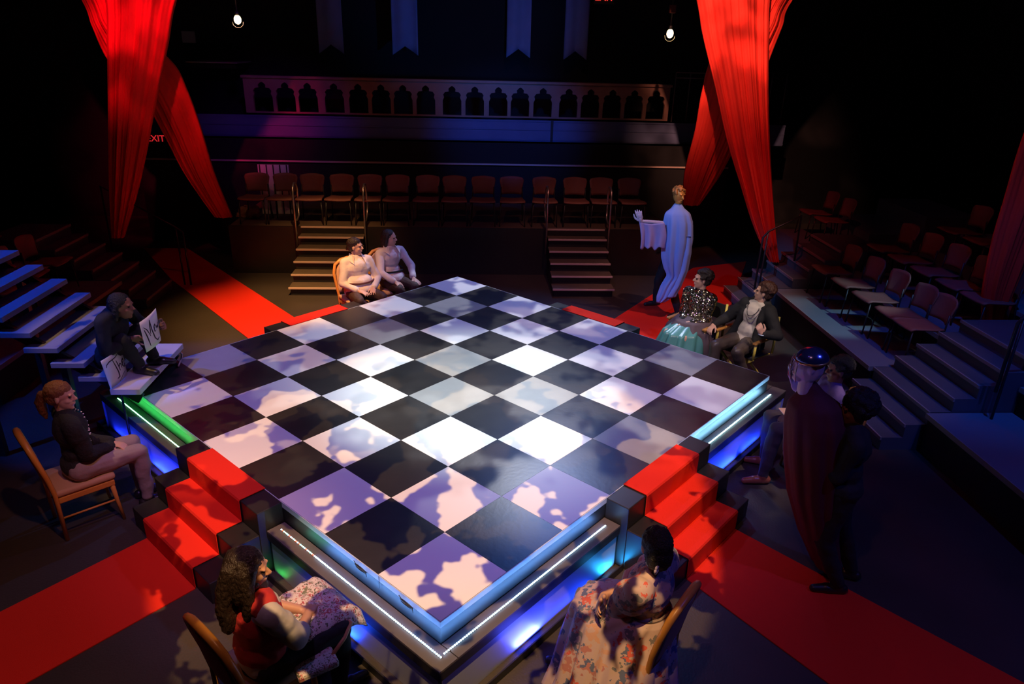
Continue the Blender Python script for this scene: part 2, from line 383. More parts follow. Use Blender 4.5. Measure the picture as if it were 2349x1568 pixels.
LEDM = {}
def led_mat(c, s):
    k = (c, s)
    if k not in LEDM: LEDM[k] = mat('led_%d' % len(LEDM), (.1, .1, .1), .5, emit=c, es=s)
    return LEDM[k]
def strip(label, side, a, b, colf, lit, grp='light strips on the platform ledges'):
    t = thing('light_strip', label, 'light strip', B(0, 0, 0), PI / 4, grp)
    o = .125 * T
    bk = MB(); side_box(bk, side, a, b, o - .006, o + .006, .4005, .4025); bk.build('strip_backing', M_black, t)
    n = 98; cache = {}
    for k in range(n):
        f = (k + .5) / n; s = a + (b - a) * f; c, st = colf(f, k)
        if st <= 0: continue
        m_ = led_mat(c, st)
        if m_ not in cache:
            q = MB().box((-.0045, -.0045, 0), (.0045, .0045, .004)); ob = q.build('led', m_, t); cache[m_] = ob
        else:
            ob = cache[m_].copy(); COL.objects.link(ob); ob.parent = t
        ob.location = side_pt(side, s, o, .4026)
    for f0, f1, e, c in lit:
        ld = bpy.data.lights.new('strip_glow', 'AREA'); l_ = bpy.data.objects.new('strip_glow', ld); COL.objects.link(l_); l_.parent = t
        ld.shape = 'RECTANGLE'; ld.size = abs(b - a) * (f1 - f0); ld.size_y = .006; ld.energy = e; ld.color = c
        l_.location = side_pt(side, a + (b - a) * (f0 + f1) / 2, o, .4075)
        # tilted towards the platform edge
        tgt = Vector(side_pt(side, a + (b - a) * (f0 + f1) / 2, -.01, .4075 + .10)); d = tgt - Vector(l_.location)
        zax = -d.normalized(); xax = Vector((0, 1, 0)) if side == 'L' else Vector((1, 0, 0)); yax = zax.cross(xax).normalized(); xax = yax.cross(zax)
        l_.rotation_euler = Matrix((xax, yax, zax)).transposed().to_euler()
    return t
CW = (.42, .72, 1.0)
def c_nearleft(f, k):
    if f > .74: return (((1, .1, .05), 6.0), ((.2, 1, .7), 9.0), ((.5, .8, 1), 8.0), ((1, .5, .4), 5.0))[(k * 7 // 3) % 4]
    return (CW, 26.0)
strip('light strip of cold white dots turning multicoloured, on the ledge facing the near left', 'L', -.09, E0 - .06, c_nearleft, [(0, .76, 3.2, (.08, .30, 1)), (.76, .9, .3, (.05, .5, .35))])
strip('cold white light strip on the ledge facing the near right', 'R', -.05, E0 - .08, lambda f, k: (CW, 26.0), [(0, 1, 4.4, (.08, .30, 1))])
strip('green light strip on the ledge at the left corner beside the seated girl', 'L', E1 + .06, 8 * T - .10, lambda f, k: ((.25, 1, .45) if f > .3 or k % 3 else (1, .8, .5), 9.0), [(.15, 1, 2.0, (.03, 1, .12)), (0, .15, .1, (1, .3, .05))])
strip('bright white light strip on the ledge at the right corner of the platform', 'R', E1 + .05, 8 * T - .06, lambda f, k: ((.45, .9, 1), 34.0), [(0, 1, 6.0, (.22, .58, 1))])
# small blue lamps lying behind the kerbs
def kerb_lamp(side, s, e, c=(.01, .06, 1.0), ln=.35):
    p = B(0, 0, 0); q = side_pt(side, s, OUT + .02, .012)
    ld = bpy.data.lights.new('kerb_lamp', 'AREA'); o = bpy.data.objects.new('kerb_lamp', ld); COL.objects.link(o); o.parent = plat
    ld.shape = 'RECTANGLE'; ld.size = ln; ld.size_y = .02; ld.energy = e; ld.color = c; o.location = q
    zax = Vector((0, 0, -1)); xax = Vector((0, 1, 0)) if side == 'L' else Vector((1, 0, 0)); yax = zax.cross(xax)
    o.rotation_euler = Matrix((xax, yax, zax)).transposed().to_euler()
kerb_lamp('R', .70, 9.0, (.06, .08, 1), .25); kerb_lamp('R', 1.15, 1.6, (.01, .05, 1), .6); kerb_lamp('R', 2.72 * T, 1.4, (.02, .40, 1), .12)
kerb_lamp('L', .95, 5.5, (.01, .07, 1), .45); kerb_lamp('L', 2.75 * T, .16, (.05, .6, .08), .1)
kerb_lamp('L', 3.7, 6.0, (.01, .03, 1), .5); kerb_lamp('L', 4.6, 1.8, (.01, .03, 1), .5); kerb_lamp('R', 3.7, 6.0, (.01, .04, 1), .5); kerb_lamp('R', 4.3, 2.6, (.01, .04, 1), .4)

# carpeted steps on the four sides
def carpet_steps(label, loc, rz):
    t = thing('carpeted_steps', label, 'steps', loc, rz, 'red carpeted steps up to the platform')
    dp = .35 * T; w2 = 1.1 * T; wr = .7 * T; r = H / 3
    for k in range(3):
        MB().box((k * dp + .002, -w2, .001), ((k + 1) * dp, w2, H - k * r - .004)).build('step_box', M_black, t, bevel=.006)
    # the runner: treads and risers in one folded strip
    prof = []
    for k in range(3):
        prof += [(k * dp + (.010 if k else 0), H - k * r), ((k + 1) * dp, H - k * r), ((k + 1) * dp + .008, H - k * r - .01)]
    prof.append((3 * dp + .008, .012))
    mb = MB(); top = [(x, z + .003) for x, z in prof]
    def fn(u, v):
        x, z = top[int(round(v * (len(top) - 1)))]
        return (x, -wr + 2 * wr * u, z)
    mb.grid(fn, 1, len(top) - 1); o = mb.build('carpet_runner', M_red, t); q = o.modifiers.new('solid', 'SOLIDIFY'); q.thickness = .006; q.offset = -1
    for k in range(3):
        MB().ball((k * dp + dp * .93, -.02 + .01 * k, H - k * r + .004), (.005, .005, .003), n=8, m=4).build('tack', M_white, t)
    return t
carpet_steps('red carpeted steps on the near left side beside the girl in grey trousers', B(0, 4.02), PI * 1.25)
carpet_steps('red carpeted steps on the near right side of the platform behind the floral dress', B(4.02, 0), -PI * .25)
carpet_steps('red carpeted steps on the far left side of the platform, leading to the amber-lit carpet', B(4.02, 8), PI * .75)
carpet_steps('red carpeted steps on the far right side of the platform near the blue robe', B(8, 4.02), PI * .25)
def floor_carpet(label, pts):
    mb = MB(); n = len(pts); mb.add([(p.x, p.y, .001) for p in pts] + [(p.x, p.y, .009) for p in pts], [tuple(range(n))[::-1], tuple(range(n, 2 * n))] + [(k, (k + 1) % n, n + (k + 1) % n, n + k) for k in range(n)])
    return tag(mb.build('red_carpet', M_red), label, 'carpet', 'red carpets on the stage floor')
o3 = 8 + 1.06
floor_carpet('red carpet running from the near left steps to the bottom left', [B(-1.07, 3.32), B(-1.07, 4.72), PX(0, 1405, 0) , PX(-700, 1770, 0), PX(-350, 1810, 0), PX(60, 1568, 0)])
floor_carpet('dim red carpet running from the near right steps to the bottom right', [B(3.32, -1.07), PX(1900, 1568, 0), PX(2250, 1810, 0), PX(2900, 1850, 0), PX(2349, 1568, 0), B(4.72, -1.07)])
floor_carpet('bright red carpet leading from the far left steps past the wooden stairs', [B(3.32, o3), B(4.72, o3), PX(430, 570, 0), PX(330, 570, 0), PX(392, 640, 0)])
floor_carpet('red carpet under the blue robed figure behind the platform', [B(o3, 4.72), B(o3, 3.32), Vector((4.45, 7.3, 0)), PX(1712, 600, 0), PX(1590, 615, 0)])

# ------------------------------------------------------------------ rear stage, stairs, seats
RZ = .845
rear = thing('rear_stage', 'dark raised stage at the back with the row of empty seats on it', 'stage', (0, 10.8, 0))
MB().box((-3.93, 8.86, .001), (3.75, 10.945, RZ)).build('stage_deck', mat('rear_deck', (.11, .075, .05), .7, var=.3, vscale=2), rear, world=True)
MB().box((-3.95, 8.835, .001), (3.77, 8.859, RZ + .002)).build('stage_front', M_black, rear, world=True)
def rear_stairs(label, x0, w_):
    t = thing('stair_unit', label, 'stairs', (x0 + w_ / 2, 8.2, 0), 0, 'wooden stair units up to the rear stage')
    for k in range(6):
        y0 = 7.63 + .243 * k; z = .145 * (k + 1)
        if k == 5: z = RZ
        tr = MB().box((x0, y0, z - .03), (x0 + w_, min(y0 + .27, 8.83) if k < 5 else 8.97, z + (.004 if k == 5 else 0))).build('tread', M_tread, t, world=True)
        no = MB().box((x0 - .004, y0 - .022, z - .026), (x0 + w_ + .004, y0 - .001, z + .006)).build('nosing', M_nose, tr, bevel=.004)
        no.location = -Vector(t.location)
        if k < 5: MB().box((x0 + .02, y0 + .03, .001), (x0 + w_ - .02, y0 + .26 if k < 4 else 8.83, z - .031)).build('riser_board', M_black, t, world=True)
    for sx, sg in ((x0 - .035, -1), (x0 + w_ + .035, 1)):
        y = 8.62; yb = 9.05
        pts = [(sx, y, .45), (sx, y, 1.42), (sx, y + .03, 1.54), (sx, y + .12, 1.60), (sx, y + .25, 1.58), (sx, y + .34, 1.48), (sx + sg * .01, y + .36, 1.2), (sx, y + .30, 1.02), (sx, y + .16, .98), (sx, y + .01, 1.0)]
        MB().tube(pts, .017, 8).build('handrail', M_steel, t, True, world=True)
    return t
rear_stairs('wooden stairs behind the two people in white shirts', -2.72, 1.09)
rear_stairs('empty wooden stairs in the centre right up to the rear stage', 1.55, 1.02)

def audience_chair(label, loc, rz):
    """faces local -y"""
    t = thing('audience_chair', label, 'chair', loc, rz)
    mb = MB()
    def back(u, v):
        a = (u - .5) * 2; wd = .17 + .055 * v - (.03 * max(0, v - .85) / .15) ; z = .49 + .31 * v - .02 * a * a * v
        return (a * wd, .205 + .05 * v + .05 - .06 * a * a, z)
    mb.grid(back, 10, 7); mb.build('backrest', M_shell, t, True, solid=.018)
    mb = MB()
    def seat(u, v):
        a = (u - .5) * 2; wd = .225 - .03 * v
        return (a * wd, -.24 + .43 * v, .445 - .035 * (v if v < .8 else .8 - (v - .8)) + .012 * a * a - (.02 * (1 - v / .12) if v < .12 else 0))
    mb.grid(seat, 8, 8); mb.build('seat', M_shell, t, True, solid=.02)
    for s in (-1, 1):
        MB().tube([(s * .2, -.2, .42), (s * .215, -.22, .2), (s * .22, -.235, .005)], .011, 6).build('leg', M_dsteel, t, True)
        MB().tube([(s * .19, .2, .62), (s * .19, .19, .4), (s * .21, .24, .005)], .011, 6).build('leg', M_dsteel, t, True)
    MB().tube([(-.2, -.2, .415), (.2, -.2, .415)], .009, 6).build('cross_bar', M_dsteel, t, True)
    return t
seatx = [572, 640, 706, 775, 843, 908, 978, 1042, 1108, 1175, 1249, 1320, 1381, 1446]
ac = None
for k, u_ in enumerate(seatx):
    p = PX(u_, 459, RZ + .44); lab = ORD[k] + ' maroon seat from the left in the row on the rear stage' if k < 7 else (ORD[13 - k] if k < 13 else 'last') + ' maroon seat counted from the right in the row on the rear stage'
    loc = (p.x, 9.16 + .002 * k, RZ); rz = random.uniform(-.05, .05)
    if ac is None: ac = audience_chair(lab, loc, rz); ac['group'] = 'row of seats on the rear stage'
    else: dup(ac, loc, rz, lab)
# white slatted board leaning behind the seats
p0 = PXY(590, 377, 9.75); p1 = PXY(661, 377, 9.75)
t = thing('white_panel', 'white panel with black bars standing behind the two leftmost rear seats', 'panel', ((p0.x + p1.x) / 2, 9.75, RZ))
MB().box((p0.x, 9.75, RZ + .002), (p1.x, 9.77, p0.z)).build('board', M_white, t, world=True)
for k in range(5):
    x = p0.x + (p1.x - p0.x) * (k + .25) / 4.6; MB().box((x, 9.73, RZ + .002), (x + .018, 9.748, p0.z)).build('bar', M_black, t, world=True)
# crumpled bag
bp = PX(570, 497, RZ); t = thing('cloth_bag', 'crumpled brown cloth bag on the left end of the rear stage', 'bag', (bp.x, bp.y, RZ))
mb = MB(); random.seed(3)
for k in range(16): mb.ball((random.uniform(-.17, .17), random.uniform(-.08, .08), random.uniform(.06, .12)), random.uniform(.05, .085), n=10, m=7)
mb.box((-.2, -.1, .005), (.2, .1, .05)); fuse(mb, 'bag_body', mat('brown_cloth', (.42, .22, .12), .8, bump=.5, bscale=14), t, .012, 3, noise=.03, nscale=14)
MB().tube([(-.1, 0, .14), (-.05, .02, .2), (.04, .0, .19), (.08, -.01, .14)], .01, 6).build('bag_handle', MATS['brown_cloth'], t, True)

# balcony over the back
BY = 11.4
bal = thing('gothic_balcony', 'pale carved balcony front with a row of gothic arched openings across the back wall', 'balcony', (0, BY, 0))
xL, xR = PXY(560, 200, BY).x, PXY(1537, 205, BY).x; zT, zB, zL = 3.10, 2.46, 2.02
centers = [605, 657, 708, 768, 823, 875, 925, 977, 1037, 1089, 1143, 1193, 1245, 1304, 1354, 1404, 1454, 1504]
cu = bpy.data.curves.new('arcade', 'CURVE'); cu.dimensions = '2D'; cu.fill_mode = 'BOTH'; cu.extrude = .04
def poly(pts):
    s = cu.splines.new('POLY'); s.points.add(len(pts) - 1); s.use_cyclic_u = True
    for q, (x, y) in zip(s.points, pts): q.co = (x, y, 0, 1)
poly([(xL, zB), (xR, zB), (xR, zT), (xL, zT)])
for c in centers:
    x = PXY(c, 230, BY).x; r = .184
    poly([(x - r, zB + .03), (x + r, zB + .03), (x + r, zB + .30), (x + r * .85, zB + .36), (x + r * .95, zB + .41), (x + r * .75, zB + .46), (x + r * .35, zB + .47), (x + r * .38, zB + .52), (x + r * .2, zB + .555), (x, zB + .575),
          (x - r * .2, zB + .555), (x - r * .38, zB + .52), (x - r * .35, zB + .47), (x - r * .75, zB + .46), (x - r * .95, zB + .41), (x - r * .85, zB + .36), (x - r, zB + .30)])
co = bpy.data.objects.new('tmp', cu); COL.objects.link(co); co.rotation_euler = (PI / 2, 0, 0)
dg = bpy.context.evaluated_depsgraph_get(); dg.update(); me = bpy.data.meshes.new_from_object(co.evaluated_get(dg)); bpy.data.objects.remove(co)
me.transform(Matrix.Rotation(PI / 2, 4, 'X')); ao = bpy.data.objects.new('arcade_panel', me); COL.objects.link(ao); me.materials.clear(); me.materials.append(M_stone); ao.parent = bal
MB().box((xL - .03, BY - .09, zT), (xR + .03, BY + .09, zT + .05)).build('top_rail', M_stone, bal, world=True, bevel=.01)
bs = thing('balcony_ledge', 'dark blue-lit band of the balcony edge running below the arches', 'balcony ledge', (0, BY, zL))
MB().box((-6.2, BY - .12, zL), (6.6, BY - .1, zB - .03)).build('band', M_band, bs, world=True)
MB().box((-6.2, BY - .1, zL - .0), (6.6, 12.98, zL + .1)).build('balcony_floor', M_black, bs, world=True)
for z in (zL + .02, zL + .22, zB - .06): MB().box((-6.2, BY - .135, z), (6.6, BY - .121, z + .025)).build('moulding', M_band, bs, world=True)
xq = PXY(1264, 300, BY).x; MB().box((xq - .025, BY - .16, zL), (xq + .025, BY - .136, zB - .03)).build('joint_strip', M_black, bs, world=True)
structure(MB().box((-6.2, 10.9, 1.60), (5.4, 10.93, 1.63)).build('trim_1', M_nose))
structure(MB().box((-6.2, 10.95, .001), (5.4, 11.0, zL - .002)).build('wall_rear', M_wall))
for k, (a, b, yb) in enumerate(((728, 785, 122), (898, 958, 126), (1163, 1218, 132), (1296, 1350, 137))):
    x0, x1 = PXY(a, 60, 12.2).x, PXY(b, 60, 12.2).x; zb = PXY(a, yb, 12.2).z
    mb = MB()
    def fb(u, v): 
        notch = .17 * (1 - abs(u - .5) * 2); zlow = zb + notch
        return (x0 + (x1 - x0) * u, 12.2 + .03 * math.sin(u * 9 + k), 5.6 + (zlow - 5.6) * v)
    mb.grid(fb, 16, 12)
    tag(mb.build('hanging_banner', M_banner, smooth=True, solid=.01), ('leftmost', 'second from left', 'third from left', 'rightmost')[k] + ' of the four long swallow-tailed blue banners above the balcony', 'banner', 'long banners above the balcony')
def pendant(label, u, v, Y):
    c = PXY(u, v, Y); t = thing('hanging_lamp', label, 'lamp', c, 0, 'glowing bulbs above the balcony')
    m_ = mat('lamp_glass', (1, .8, .5), .3, emit=(1.0, .72, .34), es=9.0)
    MB().ball((0, 0, 0), (.055, .055, .068), n=16, m=12).build('bulb', m_, t, True)
    MB().tube([(0, 0, .06), (0, 0, .11), (0, 0, .125)], [.03, .032, .012], 12).build('socket', M_dsteel, t, True)
    MB().tube([(-.085, 0, -.03), (-.075, 0, -.08), (-.03, 0, -.115), (.03, 0, -.115), (.075, 0, -.08), (.085, 0, -.03)], .004, 6).build('guard_wire', M_steel, t, True)
    MB().tube([(0, 0, .12), (0, 0, 7.59 - c.z)], .012, 6).build('stem', M_dsteel, t, True)
    MB().box((-.05, -.04, .3), (.05, .04, .42)).build('junction_box', mat('dull_red', (.15, .03, .02), .6), t, bevel=.01)
    ld = bpy.data.lights.new('bulb_light', 'POINT'); lo = bpy.data.objects.new('bulb_light', ld); COL.objects.link(lo); lo.parent = t
    ld.energy = 1.2; ld.color = (1, .7, .35); ld.shadow_soft_size = .06
    return t
pendant('small glowing bulb hanging at upper left beside the left red drape', 545, 45, 9.0)
pendant('small glowing bulb hanging at upper right beside the right red drape', 1537, 77, 9.0)
def text_obj(body, size, m_, loc, parent, ext=.004, rz=0):
    tc_ = bpy.data.curves.new('t', 'FONT'); tc_.body = body; tc_.size = size; tc_.extrude = ext; tc_.align_x = 'CENTER'; tc_.align_y = 'CENTER'
    o = bpy.data.objects.new('tmp', tc_); COL.objects.link(o); dg = bpy.context.evaluated_depsgraph_get(); dg.update()
    me = bpy.data.meshes.new_from_object(o.evaluated_get(dg)); bpy.data.objects.remove(o)
    me.transform(Matrix.Rotation(rz, 4, 'Z') @ Matrix.Rotation(PI / 2, 4, 'X')); me.materials.clear(); me.materials.append(m_)
    q = bpy.data.objects.new('lettering', me); COL.objects.link(q); q.parent = parent; q.location = loc; return q
M_exit = mat('exit_red', (.3, 0, 0), .5, emit=(1, .03, .04), es=.55)
c = PXY(357, 318, 10.89); t = thing('exit_sign', 'red lit EXIT sign seen between the crossed left drapes', 'sign', c)
MB().box((-.18, .01, -.1), (.18, .058, .1)).build('housing', M_black, t); text_obj('EXIT', .165, M_exit, (0, 0, 0), t)
c = PXY(1387, -6, 12.0); t = thing('exit_sign', 'bright red EXIT sign cut off by the top edge above the balcony', 'sign', c)
MB().box((-.2, .01, -.12), (.2, .05, .12)).build('housing', M_black, t); text_obj('EXIT', .19, mat('exit_red_bright', (.3, 0, 0), .5, emit=(1, .04, .03), es=1.6), (0, 0, 0), t)
MB().tube([(0, .03, .12), (0, .03, 7.58 - c.z)], .01, 6).build('hanger', M_dsteel, t)
c = PXY(430, 85, 12.9); tag(MB().box((c.x - .13, 12.95, c.z - .11), (c.x + .13, 12.99, c.z + .11)).build('wall_notice', mat('pale_card', (.5, .42, .45), .7)), 'small pale rectangular card on the back wall left of the left bulb', 'notice')
c = PXY(485, 142, 12.0); t = thing('wall_shelf', 'thin dark shelf with a reddish lit edge on the wall below the left bulb', 'shelf', (c.x, 12.5, c.z))
MB().box((c.x - .5, 12.0, c.z - .02), (c.x + .5, 12.98, c.z)).build('board', M_nose, t, world=True); MB().box((c.x - .45, 12.1, c.z - .12), (c.x + .45, 12.97, c.z - .021)).build('bracket', M_black, t, world=True)
# balcony guard rails at the right
def guard(label, xa, xb, Y, z0, z1, n):
    t = thing('guard_rail', label, 'railing', ((xa + xb) / 2, Y, z0), 0, 'metal guard rails on the balcony')
    for z in (z1, z1 - .1): MB().tube([(xa, Y, z), (xb, Y, z)], .014, 6).build('rail', M_dsteelr, t, True, world=True)
    for k in range(n): x = xa + (xb - xa) * k / (n - 1); MB().tube([(x, Y, z0), (x, Y, z1)], .012, 6).build('post', M_dsteelr, t, True, world=True)
M_dsteelr = mat('rail_metal', (.22, .17, .17), .4, metal=.5)
guard('metal guard rail right of the arches, partly behind the right drape', xR + .08, xR + .95, BY - .05, zB - .02, 3.38, 4)
guard('faint guard rail on the balcony right of the right drape', 5.3, 6.5, BY - .05, zB - .02, 3.42, 5)

# ------------------------------------------------------------------ side risers
def aisle_steps(label, sgn, x1, dx, y0, y1, n, m_=None, z1=.15):
    t = thing('aisle_steps', label, 'steps', (sgn * (x1 + dx * n / 2), (y0 + y1) / 2, 0))
    for k in range(n):
        xa = x1 + dx * k; z = z1 + .15 * k; a, b = sorted((sgn * xa, sgn * (xa + dx + (.0 if k < n - 1 else .5))))
        tr = MB().box((a, y0, .001), (b, y1, z)).build('step', m_ or M_deck, t, world=True)
        a, b = sorted((sgn * (xa - .018), sgn * (xa - .001)))
        no = MB().box((a, y0, z - .03), (b, y1, z + .005)).build('nosing', M_nosep, tr); no.location = -Vector(t.location)
    return t
M_nosep = mat('dull_nosing', (.30, .25, .25), .5)
def riser(label, sgn, spans, x0):
    t = thing('seating_riser', label, 'seating riser', (sgn * (x0 + 2), (spans[0] + spans[1]) / 2, 0))
    for k in range(4):
        a, b = sorted((sgn * (x0 + .92 * k), sgn * (x0 + .92 * (k + 1)))); z = .45 + .3 * k
        MB().box((a, spans[0], z - .06), (b, spans[1], z)).build('deck', M_deckb, t, world=True)
        a2, b2 = sorted((sgn * (x0 + .92 * k + .03), sgn * (x0 + .92 * k + .06)))
        MB().box((a2, spans[0], .001), (b2, spans[1], z - .061)).build('skirting', M_canvas, t, world=True)
        a2, b2 = sorted((sgn * (x0 + .92 * k - .012), sgn * (x0 + .92 * k - .001)))
        MB().box((a2, spans[0], z - .05), (b2, spans[1], z + .002)).build('edge_strip', M_nosep, t, world=True)
    return t
M_deckb = mat('riser_top', (.17, .20, .24), .6, var=.12, vscale=2)
aisle_steps('dark steps at the foot of the right drape beside the director chairs', 1, 4.5, .225, 6.82, 7.85, 7)
riser2_done = 1
aisle_steps('blue lit steps in the right seating near the right edge', 1, 4.5, .225, 2.85, 3.95, 7, M_deck)
riser('right hand seating riser between the two aisles, blue lit deck', 1, (3.97, 6.80), 4.9)
riser('right hand seating riser nearest the camera at the right edge', 1, (-1.5, 2.83), 4.9)
aisle_steps('dim red lit steps below the left drape beside the red carpet', -1, 4.7, .235, 7.02, 8.0, 7)
riser('left hand seating riser behind the blue treads', -1, (3.95, 7.0), 5.0)
# raised stair bridging down to the platform corner at left
t = thing('open_stairs', 'open flight of thick blue-lit treads descending to the left corner of the platform', 'stairs', (-3.9, 3.35, 0))
TR = []
for k in range(1, 8):
    z = .75 + .15 * k; xn = -2.965 - .205 * k
    tr = MB().box((xn - .30, 2.80 if k == 1 else 2.78, z - .05), (xn - (.03 if k == 1 else 0), 3.90, z)).build('tread', M_bdeck, t, world=True, bevel=.004)
for y in (2.9, 3.8):
    MB().beam((-2.98, y, .62), (-4.6, y, 1.72), .04, .1).build('stringer', M_black, t, world=True)
    for x, zz in ((-3.62, 1.0), (-4.4, 1.5)): MB().box((x - .03, y - .03, .001), (x + .03, y + .03, zz)).build('post', M_black, t, world=True)
t = thing('bench_step', 'low pale-topped bench step over the left platform corner, black shoes resting on it', 'step', (-3.1, 3.38, 0))
MB().box((-3.175, 2.74, .74), (-2.90, 3.83, .80)).build('bench_top', mat('pale_top', (.55, .52, .55), .55, var=.08, vscale=4), t, world=True, bevel=.006)
MB().tube([(-3.14, 2.86, .739), (-3.14, 2.86, .003)], .011, 6).build('leg', M_dsteel, t, True, world=True); MB().tube([(-3.14, 2.86, .70), (-2.94, 2.86, .70)], .011, 6).build('leg_brace', M_dsteel, t, True, world=True)
for x in (-2.93, -3.13):
    MB().tube([(x, 3.76, .739), (x, 3.83, .68), (x, 3.80, .63), (x, 3.69, .592)], .011, 6).build('leg', M_steel, t, True, world=True)
t = thing('seating_riser', 'small dark seating riser beyond the steps at the far right', 'seating riser', (7, 8.7, 0))
for k in range(3):
    MB().box((5.95 + .92 * k, 7.9, .001), (5.95 + .92 * (k + 1), 9.4, .75 + .3 * k)).build('deck', M_deckb, t, world=True)
# blocks of seats at the sides
first = None
cnt = 0
for row, (xx, zz, ys) in enumerate(((5.55, .45, (6.38, 5.76, 5.17, 4.58, 4.02 + .2)), (6.40, .75, (8.9, 8.3, 6.5, 5.93, 5.36, 4.8, 4.3)), (7.35, 1.05, (6.4, 5.8, 5.2, 4.6)))):
    for k, y in enumerate(ys):
        lab = ORD[k] + ' seat from the far end, ' + ('front', 'second', 'top')[row] + ' row of the right hand riser'
        dup(ac, (xx, y, zz), -PI / 2, lab, 'seats on the right hand riser')
for row, (xx, zz, ys) in enumerate(((-5.7, .45, (6.5, 5.9, 5.3)), (-6.6, .75, (6.5, 5.9, 5.3, 4.7)))):
    for k, y in enumerate(ys):
        dup(ac, (xx, y, zz), PI / 2, ORD[k] + ' seat from the far end, ' + ('front', 'second')[row] + ' row of the left hand riser', 'seats on the left hand riser')
# handrails of the aisles
def floor_rail(label, pts):
    t = thing('aisle_handrail', label, 'handrail', pts[0]); MB().tube(pts, .017, 8).build('rail_tube', M_dsteel, t, True, world=True)
    m = len(pts) // 2; q = pts[m]; MB().tube([q, (q[0], q[1], .002 if abs(q[0]) < 4.6 else .3)], .014, 6).build('post', M_dsteel, t, True, world=True)
floor_rail('black handrail in front of the foot of the right drape', [(4.75, 7.2, .32), (4.75, 7.2, 1.15), (4.82, 7.2, 1.25), (5.3, 7.2, 1.50), (5.32, 7.2, .78)])
floor_rail('black handrail standing on the steps below the left drape', [(-4.45, 8.15, .002), (-4.45, 8.15, .9), (-4.55, 8.15, .98), (-5.6, 8.15, 1.62), (-5.62, 8.15, .002)])
floor_rail('thin dark handrail by the blue lit steps at the right edge', [(5.45, 2.7, .76), (5.45, 2.7, 1.5), (5.5, 2.7, 1.58), (6.3, 2.7, 1.98), (6.32, 2.7, 1.06)])

# ------------------------------------------------------------------ red drapes
def drape(label, rows, folds, amp, thick=.05, seed=0):
    """rows: (v, uL, uR, Y) outline of the cloth; each row stands at depth Y"""
    random.seed(seed); ph = [random.uniform(0, 6.28) for _ in range(6)]
    L = [PXY(r[1], r[0], r[3]) for r in rows]; R = [PXY(r[2], r[0], r[3]) for r in rows]
    def samp(P, t):
        x = t * (len(P) - 1); i = min(int(x), len(P) - 2); f = x - i; a = P[max(i - 1, 0)]; b = P[i]; c_ = P[i + 1]; d = P[min(i + 2, len(P) - 1)]
        return .5 * ((2 * b) + (c_ - a) * f + (2 * a - 5 * b + 4 * c_ - d) * f * f + (3 * b - a - 3 * c_ + d) * f ** 3)
    mb = MB()
    def fn(u, v):
        u2 = u * 2; back = u2 > 1; q = (2 - u2) if back else u2
        p = samp(L, v).lerp(samp(R, v), q)
        w_ = (samp(R, v) - samp(L, v)).length
        a = amp * (math.sin(q * folds * 6.28 + ph[0] + 1.3 * math.sin(v * 3 + ph[1])) * .55 + .3 * math.sin(q * folds * 2.3 * 6.28 + ph[2] + v * 2) + .15 * math.sin(q * folds * 5.1 * 6.28 + ph[3]))
        bulge = math.sin(PI * q) * w_ * .22
        return p + Vector((0, -a - bulge if not back else thick + bulge * .6 + a * .3, 0))
    mb.grid(fn, 160, 60, wrap=True)
    return tag(mb.build('red_drape', M_drape, smooth=True), label, 'drape', 'twisted red drapes')
drape('bright red drape hanging straight, front strip of the crossed left pair', [(-420, 130, 560, 7.3), (-180, 205, 470, 7.5), (0, 242, 404, 7.7), (100, 246, 385, 7.8), (190, 248, 366, 7.85), (260, 249, 352, 7.9), (350, 250, 335, 8.0), (450, 252, 312, 8.1), (545, 258, 283, 8.2)], 3.2, .035, seed=1)
drape('dark red drape strip slanting down to the rear stage, back strip of the left pair', [(-420, -60, 150, 7.8), (-180, 80, 200, 7.9), (0, 188, 262, 8.1), (60, 212, 290, 8.2), (140, 250, 392, 8.3), (210, 320, 430, 8.4), (300, 372, 462, 8.6), (400, 425, 492, 8.9), (498, 493, 532, 9.2)], 2.2, .03, seed=2)
drape('brightest red drape slanting down to the right steps, front strip of the right pair', [(-420, 1480, 1800, 7.2), (-180, 1552, 1790, 7.3), (0, 1598, 1770, 7.4), (80, 1612, 1767, 7.45), (200, 1641, 1765, 7.5), (320, 1668, 1768, 7.5), (420, 1698, 1773, 7.5), (520, 1730, 1780, 7.5), (600, 1766, 1788, 7.5)], 3.6, .04, seed=3)
drape('darker red drape slanting down towards the gold masked figure, back strip of the right pair', [(-420, 1880, 2200, 7.6), (-180, 1790, 1960, 7.7), (0, 1735, 1818, 7.8), (60, 1700, 1795, 7.9), (130, 1635, 1768, 8.0), (210, 1610, 1740, 8.15), (300, 1594, 1705, 8.4), (400, 1570, 1655, 8.9), (470, 1568, 1606, 9.5)], 2.6, .035, seed=4)
drape('dim dark red drape cut off by the right edge of the picture', [(60, 2480, 2700, 4.0), (200, 2400, 2600, 4.1), (330, 2346, 2480, 4.2), (450, 2310, 2430, 4.3), (560, 2278, 2385, 4.3), (680, 2256, 2330, 4.3), (795, 2262, 2285, 4.3)], 2.4, .035, seed=5)

